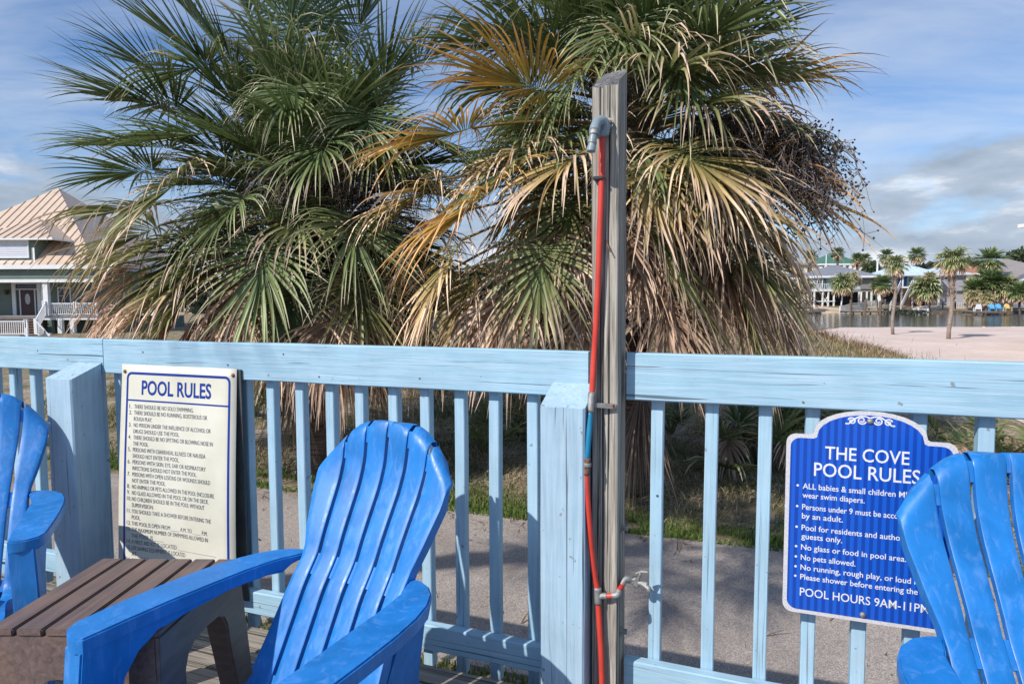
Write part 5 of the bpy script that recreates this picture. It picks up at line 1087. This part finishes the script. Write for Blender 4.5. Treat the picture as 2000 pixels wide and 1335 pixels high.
mm.box(wx0, wx1, DY - 0.12, DY - 0.026, wz1 - .14, wz1); mm.box(wx1 - .07, wx1, DY - 0.12, DY - 0.026, wz0, wz1 - .14); mm.box(wx0, wx0 + .07, DY - .12, DY - .026, wz0, wz1 - .14); mm.box(wx0 + .07, wx1 - .07, DY - .12, DY - .026, wz0, wz0 + .07); wf = mm.build('dormer_window', 'white_paint', hs)
nsl = 9
for i in range(nsl):
    a = wz0 + .07 + (wz1 - .14 - wz0 - .07) * i / nsl; b = wz0 + .07 + (wz1 - .14 - wz0 - .07) * (i + 1) / nsl; bbox(wf, 'shutter_slat', 'shutter', wx0 + .07, wx1 - .07, DY - 0.075, DY - 0.05, a + .008, b - .004)
bbox(hs, 'corner_trim', 'white_paint', X(72, DY - .03), X(75.5, DY - .03), DY - 0.06, DY - .026, dzb + .06, at(40, 484, DY).z)

# ------------------------------------------------------------------ far bank buildings
def zrow(py, Y, px=1750): return at(px, py, Y).z
def G(px, Y): return far_z(X(px, Y), Y)
# grey roofed stilt house
gh = thing('stilt_house', 'grey hip roofed house raised on white stilts across the water', 'house', (0, 0, 0)); Y0 = 108
gx0, gx1 = X(1586, Y0), X(1712, Y0); hip_roof(gh, gx0, gx1, Y0 - 0.8, Y0 + 9, zrow(538, Y0), 0.40, 'grey_shingle', th=0.35)
wz0, wz1 = zrow(564, Y0), zrow(541, Y0); bbox(gh, 'wall', 'aqua_wall', X(1590, Y0), X(1672, Y0), Y0 + 0.6, Y0 + 8, wz0, wz1 + .1); bbox(gh, 'side_wall', 'grey_wall', X(1680, Y0), X(1701, Y0), Y0, Y0 + 8, wz0 - .2, wz1 + .1); bbox(gh, 'wall', 'aqua_wall', X(1672, Y0), X(1680, Y0), Y0 + .3, Y0 + 8, wz0, wz1 + .1)
bbox(gh, 'floor_beam', 'white_paint', X(1588, Y0), X(1626, Y0), Y0 - 0.5, Y0 + 8, wz0 - 0.35, wz0 - .02); bbox(gh, 'floor_slab', 'grey_wall', X(1626, Y0), X(1700, Y0), Y0, Y0 + 8, wz0 - 0.45, wz0 - .02); balustrade(gh, (X(1590, Y0), Y0 - 0.4, wz0), (X(1626, Y0), Y0 - 0.4, wz0), 0.9, 0.3, bw=.06)
for p in (1592, 1602, 1626): bbox(gh, 'porch_post', 'white_paint', X(p - .6, Y0), X(p + .6, Y0), Y0 - 0.5, Y0 - 0.35, wz0, wz1)
window(gh, X(1594, Y0), X(1600, Y0), Y0 + 0.58, wz0 + .9, wz1 - .3); window(gh, X(1677, Y0), X(1679, Y0), Y0 + 0.28, wz0 + .8, wz1 - .3, mull=False)
bbox(gh, 'door', 'teal_door', X(1608, Y0), X(1615, Y0), Y0 + 0.5, Y0 + 0.59, wz0, wz1 - .25); bbox(gh, 'lower_wall', 'undercroft_shade', X(1628, Y0), X(1698, Y0), Y0 + 3, Y0 + 8, G(1650, Y0) - .3, wz0 - .5)  # the near-black block paints the shade under the raised floor
for p in (1588, 1604, 1615, 1626, 1675, 1690, 1699): bbox(gh, 'stilt', 'white_paint', X(p - 1.0, Y0), X(p + 1.0, Y0), Y0 - 0.4, Y0 - 0.1, G(p, Y0) - .4, wz0 - 0.36 if p < 1627 else wz0 - .46)
mm = MB(); 
for a, b in ((1604, 1615), (1615, 1604)): mm.tube([(X(a, Y0), Y0 - .2, G(a, Y0) + .3), (X(b, Y0), Y0 - .2, wz0 - 1.2)], 0.07, 5)
mm.build('cross_brace', 'white_paint', gh)
bbox(gh, 'step_rail', 'white_paint', X(1592, Y0), X(1628, Y0), Y0 - 0.45, Y0 - .41, G(1604, Y0) + .8, G(1604, Y0) + .95)
# green roofed building behind
Y1 = 165; bg_ = thing('green_roofed_building', 'cream building with a green hip roof behind the grey roofed house', 'building', (0, 0, 0)); hip_roof(bg_, X(1600, Y1), X(1686, Y1), Y1, Y1 + 12, zrow(514, Y1), 0.55, 'green_roof', 1.4, 'green_roof', th=.4)
bbox(bg_, 'wall', 'cream_paint', X(1606, Y1), X(1682, Y1), Y1 + .6, Y1 + 11, 0, zrow(517, Y1))
for p in range(1608, 1682, 12): bbox(bg_, 'pillar', 'white_paint', X(p, Y1), X(p + 5, Y1), Y1 + .1, Y1 + .6, 0, zrow(517, Y1)); 
for p in (1602, 1615, 1627, 1640, 1652): bbox(bg_, 'window', 'glass_dark', X(p + 1.5, Y1), X(p + 5, Y1), Y1 + .55, Y1 + .62, zrow(532, Y1), zrow(520, Y1))
Y2 = 140; cb_ = thing('cream_building', 'cream and white low building at the left end of the far bank', 'building', (0, 0, 0))
bbox(cb_, 'wall', 'cream_paint', X(1530, Y2), X(1590, Y2), Y2, Y2 + 8, -0.5, zrow(517, Y2)); bbox(cb_, 'roof', 'taupe_roof', X(1527, Y2), X(1592, Y2), Y2 - .5, Y2 + 8.5, zrow(517, Y2), zrow(513, Y2)); bbox(cb_, 'wing', 'white_paint', X(1590, Y2), X(1606, Y2), Y2 + .5, Y2 + 8, -0.5, zrow(520, Y2)); bbox(cb_, 'porch_roof', 'grey_shingle', X(1530, Y2 - 3), X(1588, Y2 - 3), Y2 - 3, Y2, zrow(539, Y2), zrow(534, Y2))
for p in (1545, 1558, 1574): window(cb_, X(p, Y2), X(p + 4, Y2), Y2 - .02, zrow(532, Y2), zrow(521, Y2), mull=False)
# pale blue metal roofed house
bh = thing('metal_roofed_house', 'raised house with pale blue metal roof, blue porch and long white stair', 'house', (0, 0, 0)); Y3 = 104
hip_roof(bh, X(1738, Y3), X(1836, Y3), Y3 - 1, Y3 + 9, zrow(536, Y3), 0.46, 'pale_metal_roof', 1.0, 'pale_metal_roof', th=.25); hip_roof(bh, X(1826, Y3), X(1902, Y3), Y3 + 0.6, Y3 + 8.5, zrow(534, Y3), 0.36, 'pale_metal_roof', 1.0, 'pale_metal_roof', th=.25)
bz = zrow(559, Y3); tz_ = zrow(538, Y3); bbox(bh, 'wall', 'aqua_wall', X(1750, Y3), X(1829, Y3), Y3 + 1.6, Y3 + 8, bz, tz_ + .1); bbox(bh, 'side_wall', 'lilac_wall', X(1830, Y3), X(1894, Y3), Y3 + 1.2, Y3 + 8, zrow(568, Y3), tz_ + .15); bbox(bh, 'porch_floor', 'white_paint', X(1750, Y3), X(1829, Y3), Y3 - .6, Y3 + 8, bz - .3, bz - .02)
bbox(bh, 'lower_wall', 'lilac_wall', X(1830, Y3), X(1894, Y3), Y3 + 1.6, Y3 + 8, G(1850, Y3) - .4, zrow(568, Y3) - .01); bbox(bh, 'dark_undercroft', 'undercroft_shade', X(1775, Y3), X(1829, Y3), Y3 + 3, Y3 + 8, G(1800, Y3) - .4, bz - .31)  # undercroft is a solid near-black block, shade below the floor put into colour
bbox(bh, 'blue_screen', 'deep_blue', X(1759, Y3), X(1778, Y3), Y3 + 1.3, Y3 + 1.58, bz, tz_ - .1); bbox(bh, 'door', 'glass_dark', X(1764, Y3), X(1771, Y3), Y3 + 1.2, Y3 + 1.29, bz + .9, tz_ - .35)
window(bh, X(1784, Y3), X(1790, Y3), Y3 + 1.58, bz + .8, tz_ - .3); window(bh, X(1752, Y3), X(1756, Y3), Y3 + 1.58, bz + .6, tz_ - .3, mull=False); window(bh, X(1852, Y3), X(1856, Y3), Y3 + 1.18, zrow(546, Y3), zrow(538, Y3), mull=False)
for p in (1757, 1778, 1829): bbox(bh, 'porch_post', 'white_paint', X(p - .9, Y3), X(p + .9, Y3), Y3 - .6, Y3 - .4, bz, tz_); bbox(bh, 'stilt', 'white_paint', X(p - 1, Y3), X(p + 1, Y3), Y3 - .5, Y3 - .25, G(p, Y3) - .4, bz - .3)
balustrade(bh, (X(1778, Y3), Y3 - .5, bz), (X(1829, Y3), Y3 - .5, bz), 0.9, 0.3, bw=.06)
for i in range(13):
    f = (i + 1) / 13; z_ = bz + (G(1750, 99) - bz) * f; y_ = Y3 - .6 - 4.4 * f; bbox(bh, 'stair_tread', 'stair_wood', X(1757, y_) , X(1777 , y_) , y_, y_ + .36, z_ - .09, z_)
for px0, px1 in ((1757, 1737), (1779, 1758)):
    a = Vector((X(px0, Y3 - .6), Y3 - .6, bz)); b = Vector((X(px1, Y3 - 5), Y3 - 5, G(1750, 99))); mm = MB()
    for zz, hh in ((-.15, .3), (.85, .12)): mm.hull8([a + Vector((-.05, 0, zz)), b + Vector((-.05, 0, zz)), b + Vector((.05, 0, zz)), a + Vector((.05, 0, zz)), a + Vector((-.05, 0, zz + hh)), b + Vector((-.05, 0, zz + hh)), b + Vector((.05, 0, zz + hh)), a + Vector((.05, 0, zz + hh))])
    o = mm.build('stair_rail', 'white_paint', bh)
    for k in range(18):
        q = a.lerp(b, (k + .5) / 18); bbox(o, 'baluster', 'white_paint', q.x - .03, q.x + .03, q.y - .03, q.y + .03, q.z + .151, q.z + .849)
mm = MB(); Y4 = 130; mm.box(X(1745, Y4), X(1776, Y4), Y4, Y4 + 6, 0, zrow(499, Y4)); o = mm.build('white_building', 'white_paint'); o['label'] = 'plain white flat topped building top showing behind the pale blue roof'; o['category'] = 'building'
bbox(o, 'window', 'glass_dark', X(1755, Y4), X(1759, Y4), Y4 - .04, Y4 - .005, zrow(510, Y4), zrow(505, Y4))
Y5 = 125; rh = thing('brown_roofed_house', 'house with reddish brown roof half hidden by the big palm clump', 'house', (0, 0, 0)); hip_roof(rh, X(1880, Y5), X(1936, Y5), Y5, Y5 + 14, zrow(534, Y5), 0.95, 'brown_roof', th=.3); bbox(rh, 'wall', 'cream_paint', X(1883, Y5), X(1933, Y5), Y5 + .5, Y5 + 13, -.4, zrow(534, Y5) - .31)
Y6 = 120; th_ = thing('taupe_roofed_house', 'house with wide taupe hip roof at the far right bank', 'house', (0, 0, 0)); hip_roof(th_, X(1945, Y6), X(2070, Y6), Y6, Y6 + 12, zrow(533, Y6), 0.50, 'taupe_roof', th=.3); bbox(th_, 'wall', 'cream_paint', X(1950, Y6), X(2065, Y6), Y6 + .5, Y6 + 11, -.4, zrow(533, Y6) - .31)
Y7 = 98; wh = thing('white_gabled_house', 'white walled house cut by the right picture edge on the far bank', 'house', (0, 0, 0)); mm = MB(); zz = zrow(545, Y7); xl, xr = X(1970, Y7), X(2075, Y7); mx = (xl + xr) / 2; mm.add([(xl, Y7 - .4, zz), (mx, Y7 - .4, zz + 2.0), (xr, Y7 - .4, zz), (xl, Y7 + 9, zz), (mx, Y7 + 9, zz + 2.0), (xr, Y7 + 9, zz), (xl, Y7 - .4, zz - .2), (mx, Y7 - .4, zz + 1.8), (xr, Y7 - .4, zz - .2), (xl, Y7 + 9, zz - .2), (mx, Y7 + 9, zz + 1.8), (xr, Y7 + 9, zz - .2)], [(0, 1, 4, 3), (1, 2, 5, 4), (0, 6, 7, 1), (1, 7, 8, 2), (6, 9, 10, 7), (7, 10, 11, 8), (0, 3, 9, 6), (2, 8, 11, 5)]); mm.build('roof', 'taupe_roof', wh)
mm = MB(); mm.prism([(xl + .6, -.5), (xr - .6, -.5), (xr - .6, zz - .05), (mx, zz + 1.75), (xl + .6, zz - .05)], lambda a, b: (a, Y7, b), lambda a, b: (a, Y7 + 8.5, b)); mm.build('wall', 'white_paint', wh); window(wh, X(1989, Y7), X(1997, Y7), Y7 - .02, zrow(556, Y7), zrow(549, Y7))
# neighbour roof tip poking in at the right edge
Y8 = 26; nb_ = thing('neighbour_house', 'white house whose roof corner just pokes in at the right edge above the water', 'house', (0, 0, 0)); hip_roof(nb_, X(1981, Y8), X(1981, Y8) + 13, Y8 - 11, Y8, at(1990, 438, Y8).z, 0.35, 'taupe_roof', th=.14); bbox(nb_, 'wall', 'cream_paint', X(1981, Y8) + 1.3, X(1981, Y8) + 11.7, Y8 - 9.8, Y8 - 1.2, -.95, at(1990, 438, Y8).z - .15)

# ------------------------------------------------------------------ docks, seawall, fences, chairs across the water
sw = MB(); sx0, sx1 = X(1745, 92), X(1990, 80) ; xs_ = np.linspace(X(1740, 97), 90, 30)
for a, b in zip(xs_[:-1], xs_[1:]): sw.box(a, b - .05, shore(a) - .6, shore(a) - .35, -1.7, -0.72)
o = sw.build('seawall', 'pile_wood'); o['label'] = 'low dark timber seawall along the far bank'; o['category'] = 'seawall'
def dock(label, px0, px1, Y, depth, ztop, piles=5):
    r_ = thing('dock', label, 'dock', (0, 0, 0)); x0, x1 = X(px0, Y), X(px1, Y); n = int((x1 - x0) / 0.3)
    mm = MB(); mm.box(x0, x1, Y, Y + .1, ztop - .25, ztop - .051); mm.box(x0, x1, Y + depth - .1, Y + depth, ztop - .25, ztop - .051); mm.build('beam', 'pile_wood', r_)
    for i in range(n): bbox(r_, 'plank', 'dock_wood', x0 + (x1 - x0) * i / n, x0 + (x1 - x0) * (i + .93) / n, Y - .05, Y + depth, ztop - .05, ztop)
    for i in range(piles): q = x0 + (x1 - x0) * (i + .5) / piles; mm = MB(); mm.tube([(q, Y + .25, -1.9), (q, Y + .25, ztop - .26)], .12, 7); mm.build('pile', 'pile_wood', r_)
    return r_
dock('low grey wooden dock at the left end of the far bank', 1548, 1612, 97, 2.2, -.72, 4); d2_ = dock('wide wooden dock with tall pilings below the white fence', 1660, 1744, 94, 3.0, -.78, 5); dock('grey wooden dock carrying the coloured chairs', 1903, 1973, 85.5, 2.6, -.72, 5)
for i, (p, tp) in enumerate(((1662, 585), (1690, 588), (1720, 587))): q = at(p, tp, 93.8); mm = MB(); mm.tube([(q.x, 93.8, -1.9), (q.x, 93.8, q.z)], [.19, .16], 8); mm.build('piling', 'pile_wood', d2_)
bn = thing('bench', 'low wooden bench on the wide dock between two pilings', 'bench', (X(1715, 95.5), 95.5, -.78)); mm = MB(); mm.box(-1.6, 1.6, -.2, .2, .40, .46); mm.build('seat', 'dock_wood', bn)
for q in (-1.4, 0, 1.4): mm = MB(); mm.box(q - .05, q + .05, -.15, .15, 0, .399); mm.build('leg', 'pile_wood', bn)
def picket_fence(label, pts_, h, sp=0.35, mat='white_paint'):
    r_ = thing('white_fence', label, 'fence', (0, 0, 0))
    for (p0, Ya), (p1, Yb) in zip(pts_[:-1], pts_[1:]): a = Vector((X(p0, Ya), Ya, far_z(X(p0, Ya), Ya))); b = Vector((X(p1, Yb), Yb, far_z(X(p1, Yb), Yb))); balustrade(r_, a, b, h, sp, mat, .045, 'fence_panel')
    return r_
picket_fence('white post and rail fence below the grey roofed house', [(1546, 106), (1562, 106), (1590, 106)], 1.2); picket_fence('white picket fence running up from the water beside the wide dock', [(1640, 97), (1662, 99), (1690, 102), (1712, 104), (1728, 104)], 1.25)
picket_fence('white railing along the sand before the lilac wall', [(1793, 95), (1815, 98), (1840, 100), (1865, 100), (1888, 100)], 1.05); picket_fence('short white picket fence close to the water', [(1783, 92.5), (1812, 92)], 0.95, .22)
def far_chair(label, px, Y, mat, rot):
    r_ = thing('adirondack_chair', label, 'chair', (X(px, Y), Y, -.72), R(rot), 'small chairs on the far dock')
    mm = MB(); mm.prism([(-.30, .30), (-.34, .75), (-.2, .98), (0, 1.03), (.2, .98), (.34, .75), (.30, .30)], lambda a, b: (a, .12 + b * .22, b), lambda a, b: (a, .15 + b * .22, b)); mm.build('backrest', mat, r_)
    mm = MB(); mm.hull8([(-.29, -.42, .36), (.29, -.42, .36), (.29, .2, .28), (-.29, .2, .28), (-.29, -.42, .39), (.29, -.42, .39), (.29, .2, .31), (-.29, .2, .31)]); mm.build('seat', mat, r_)
    for s_ in (-1, 1): mm = MB(); mm.box(s_ * .37 - .07, s_ * .37 + .07, -.45, .25, .56, .59); mm.build('arm', mat, r_); mm = MB(); mm.box(s_ * .36 - .03, s_ * .36 + .03, -.42, -.3, 0, .559); mm.box(s_ * .36 - .03, s_ * .36 + .03, .15, .25, 0, .559); mm.build('leg', mat, r_)
far_chair('small pale blue chair on the far dock, left of the pair', 1937, 86.6, 'sky_chair', -20); far_chair('small pale blue chair on the far dock, next to the yellow one', 1950, 86.6, 'sky_chair', -20); far_chair('small yellow chair at the right end of the far dock', 1967, 86.8, 'yellow_chair', -15); far_chair('small white chair on the left end of the far dock', 1909, 86.5, 'white_paint', 160)
for p, py, lab in ((1921.5, 640, 'short white mooring post at the near water edge, the left one'), (1980, 640, 'short white mooring post at the near water edge, the right one')):
    q = at(p, py, 46); mm = MB(); mm.tube([(q.x, 46, -1.3), (q.x, 46, q.z + .10)], .09, 8); o = mm.build('mooring_post', 'white_paint'); o['label'] = lab; o['category'] = 'post'
def lamp_post(label, px, ptop, Y, r_=.09):
    q = at(px, ptop, Y); t_ = thing('street_pole', label, 'pole', (q.x, Y, -.3)); mm = MB(); mm.tube([(0, 0, 0), (0, 0, q.z + .3)], [r_ * 1.3, r_], 7); mm.build('pole', 'white_paint', t_); mm = MB(); mm.tube([(0, 0, q.z + .3), (.3, 0, q.z + .55), (1.0, 0, q.z + .6)], .06, 5); mm.build('arm', 'galv', t_)
lamp_post('tall pale light pole beside the pale blue roofed house', 1714, 512, 112, .14); lamp_post('slim light pole in front of the green roof', 1614, 497, 150, .1)

# ------------------------------------------------------------------ far palms, shrubs and trees
def mid_palm(label, px, py, Y, rc, base_py=None, seed=1, nl=34, typ='G', trunk_r=0.14, bark='palm_bark', nseg=15, K=5, flare=0.0, skirt=6, squash=1.0, name='palm_tree'):
    """crown centre at photo (px,py) at distance Y, crown radius rc metres"""
    rs = np.random.default_rng(seed); c = at(px, py, Y); bx = c.x; rc *= 0.88
    if base_py: b = at(px, base_py, Y); gz = b.z
    else: gz = G(px, Y) - .1
    r_ = thing(name, label, 'palm tree', (c.x, Y, gz)); zc = c.z - gz
    mm = MB(); K2 = 10; mm.tube([(0.06 * math.sin(k * .8 + seed), 0, max(zc - .1, .2) * k / (K2 - 1)) for k in range(K2)], [trunk_r * (1 + flare * max(0, (k - 4) / 5) ** 2 * (0.9 if k < 9 else .5)) for k in range(K2)], 9); mm.build('trunk', bark, r_, True)
    vs, fs, cs = [], [], []
    for i in range(nl + skirt):
        f = (i + .5) / nl; el = R(80 - 115 * min(f, 1.05)) + rs.normal(0, .1); az = i * 2.39996 + rs.normal(0, .2); hr = rc * 0.42; d = np.array([math.cos(az) * math.cos(el), math.sin(az) * math.cos(el), math.sin(el) * squash]); h = np.array([0, 0, zc]) + d * hr; e2 = el - R(15 + 15 * f)
        ty = TYPES[typ if f < .8 else ('L' if f < 1 else 'D')]; j = rs.uniform(.95, 1.6); v, fa_, cc = fan_leaf(h, (math.cos(az) * math.cos(e2), math.sin(az) * math.cos(e2), math.sin(e2)), (-math.sin(e2) * math.cos(az), -math.sin(e2) * math.sin(az), math.cos(e2) + .01), rc * .62, nseg, 120, ty[4], ty[5], K, tuple(np.array(ty[0][0]) * j), tuple(np.array(ty[1]) * j), ty[2], .5, ty[3], rs, .25, 1.25)  # j lightens the leaf colours to paint distance haze into them
        v2, f2, c2 = stalk((0, 0, zc - .1), h, .03, .02, .012, ty[6], 3, 4); vs += [v, v2]; fs += [fa_, f2]; cs += [cc, c2]
    np_mesh('crown', vs, fs, cs, 'leaf', r_); return r_
mp1 = mid_palm('slender palm on the near sand, left of the pair', 1749, 519, 35, .78, 653, 41, 34, 'S', .085, 'pale_bark', 20, 6, .25, 4); mp2 = mid_palm('thicker trunked palm on the near sand, right of the pair', 1861, 510, 31, .92, 663, 42, 38, 'S', .095, 'pale_bark', 22, 6, .6, 4)
boots(mp2, (0, 0), 1.9, 3.6, .12, 34, np.random.default_rng(5), 'pale_bark'); boots(mp1, (0, 0), 2.2, 3.4, .09, 18, np.random.default_rng(6), 'pale_bark')
for a in [('palm above the cream building at the left of the far bank', 1583.6, 501, 128, 1.7, None, 51), ('tallest palm, standing before the green roof', 1636, 495, 128, 1.6, None, 52), ('left one of two touching palms right of the green roof', 1674, 506, 122, 1.55, None, 53), ('right one of two touching palms right of the green roof', 1689, 507, 124, 1.55, None, 54),
          ('palm between the light pole and the pale blue roof', 1731, 501, 118, 1.75, None, 55), ('round headed palm rising behind the pale blue metal roof', 1791, 499, 122, 2.0, None, 56), ('palm with spread crown above the dense clump at the right', 1933, 511, 100, 2.6, None, 57)]: mid_palm(*a, trunk_r=.22)
mid_palm('low full palm in front of the grey roofed house', 1645, 555, 100, 2.2, 599, 61, 44, 'S', .1, 'white_paint', 14, 5); mid_palm('brownish palm behind the low full palm by the grey house', 1664, 545, 104, 1.7, None, 62, 36, 'L'); mid_palm('small palm left of the grey roofed house', 1575, 556, 100, 1.6, 600, 63, 30, 'L', .1)
mid_palm('dark palm beside the foot of the white stair', 1724, 556, 100, 2.0, 592, 64, 44, 'G', .2); 
for lab, px, py, Y, rc, sd, n_, ty in [('dense palm bush before the pale blue roofed house', 1808, 566, 98, 2.7, 65, 60, 'S'), ('top tuft of the palm bush rising against the metal roof', 1816, 545, 99, 1.6, 66, 30, 'L'), ('broad palm thicket left of the brown roofed house', 1905, 566, 97, 2.3, 67, 50, 'G'), ('dark palm thicket behind the far dock', 1934, 556, 98, 3.0, 68, 60, 'G'),
        ('palm thicket right of the far dock', 1962, 563, 97, 2.6, 69, 50, 'S'), ('bushy palm at the right picture edge across the water', 1993, 572, 92, 2.0, 70, 44, 'G'), ('low yellowish palm scrub left of the far dock chairs', 1902, 580, 95, 1.5, 71, 30, 'L'), ('low palm scrub just behind the far dock chairs', 1927, 583, 93, 1.4, 72, 30, 'L'), ('palm scrub at the left of the far bank', 1556, 572, 104, 1.6, 73, 30, 'S')]:
    mid_palm(lab, px, py, Y, rc, None, sd, n_, ty, .15, nseg=14, skirt=8, name='palm_bush')
# distant wood along the horizon
def tree_mass(name, label, x0, x1, Y, zb, zt, n, seed, sz, mat='treeline'):
    rs = np.random.default_rng(seed); v = []; f = []
    for i in range(n):
        x = rs.uniform(x0, x1); y = Y + rs.uniform(-4, 4); top = zt * (0.72 + 0.28 * (mnoise.noise(Vector((x * .09, Y, 0))) + 1)); z = zb + (top - zb) * rs.random() ** .7; r_ = sz * rs.uniform(.5, 1.3)
        a = rs.normal(0, 1, 3); a /= np.linalg.norm(a); b = np.cross(a, rs.normal(0, 1, 3)); b /= np.linalg.norm(b); o_ = len(v); c = np.array([x, y, z]); v += [tuple(c + a * r_), tuple(c + b * r_), tuple(c - a * r_), tuple(c - b * r_)]; f.append((o_, o_ + 1, o_ + 2, o_ + 3))
    mm = MB(); mm.add(v, f); o = mm.build(name, mat, kind='stuff'); o['label'] = label; return o
tree_mass('distant_woods', 'dark distant tree line behind the far bank houses', -60, 200, 190, -1, 10.5, 9000, 81, 1.3); tree_mass('distant_woods', 'low green trees on the far bank behind the palms', -60, 46, 118, -1, 5.0, 9000, 82, .8)
tree_mass('waterside_shrubs', 'rough grass and shrubs at the far waterline', X(1745, 92), X(1785, 92), 91.5, -1.2, -.65, 700, 83, .13)
def leaf_tree(label, px, py, Y, rc, seed):
    rs = np.random.default_rng(seed); c = at(px, py, Y); r_ = thing('leafy_tree', label, 'tree', (c.x, Y, -.4)); zc = c.z + .4; mm = MB(); mm.tube([(0, 0, 0), (.1, 0, zc * .5), (0, 0, zc)], [.25, .18, .08], 7); mm.build('trunk', 'palm_bark', r_); v = []; f = []
    for i in range(1800):
        d = rs.normal(0, 1, 3); d /= np.linalg.norm(d); rr = rc * (0.6 + .4 * rs.random()) * (0.8 + .25 * mnoise.noise(Vector(d * 2.2))); q = np.array([0, 0, zc]) + d * rr * np.array([1.1, 1, .8]); a = rs.normal(0, .16, 3) * rc * .5; b = rs.normal(0, .16, 3) * rc * .5; o_ = len(v); v += [tuple(q), tuple(q + a), tuple(q + a + b), tuple(q + b)]; f.append((o_, o_ + 1, o_ + 2, o_ + 3))
    mm = MB(); mm.add(v, f); mm.build('crown', 'leafy_green', r_)
leaf_tree('round leafy tree between the grey house and the light pole', 1703, 527, 118, 2.0, 91); leaf_tree('dark round tree top beside the brown roof', 1893, 517, 128, 2.0, 92); leaf_tree('dark tree top above the taupe roof', 1990, 507, 135, 3.2, 93)
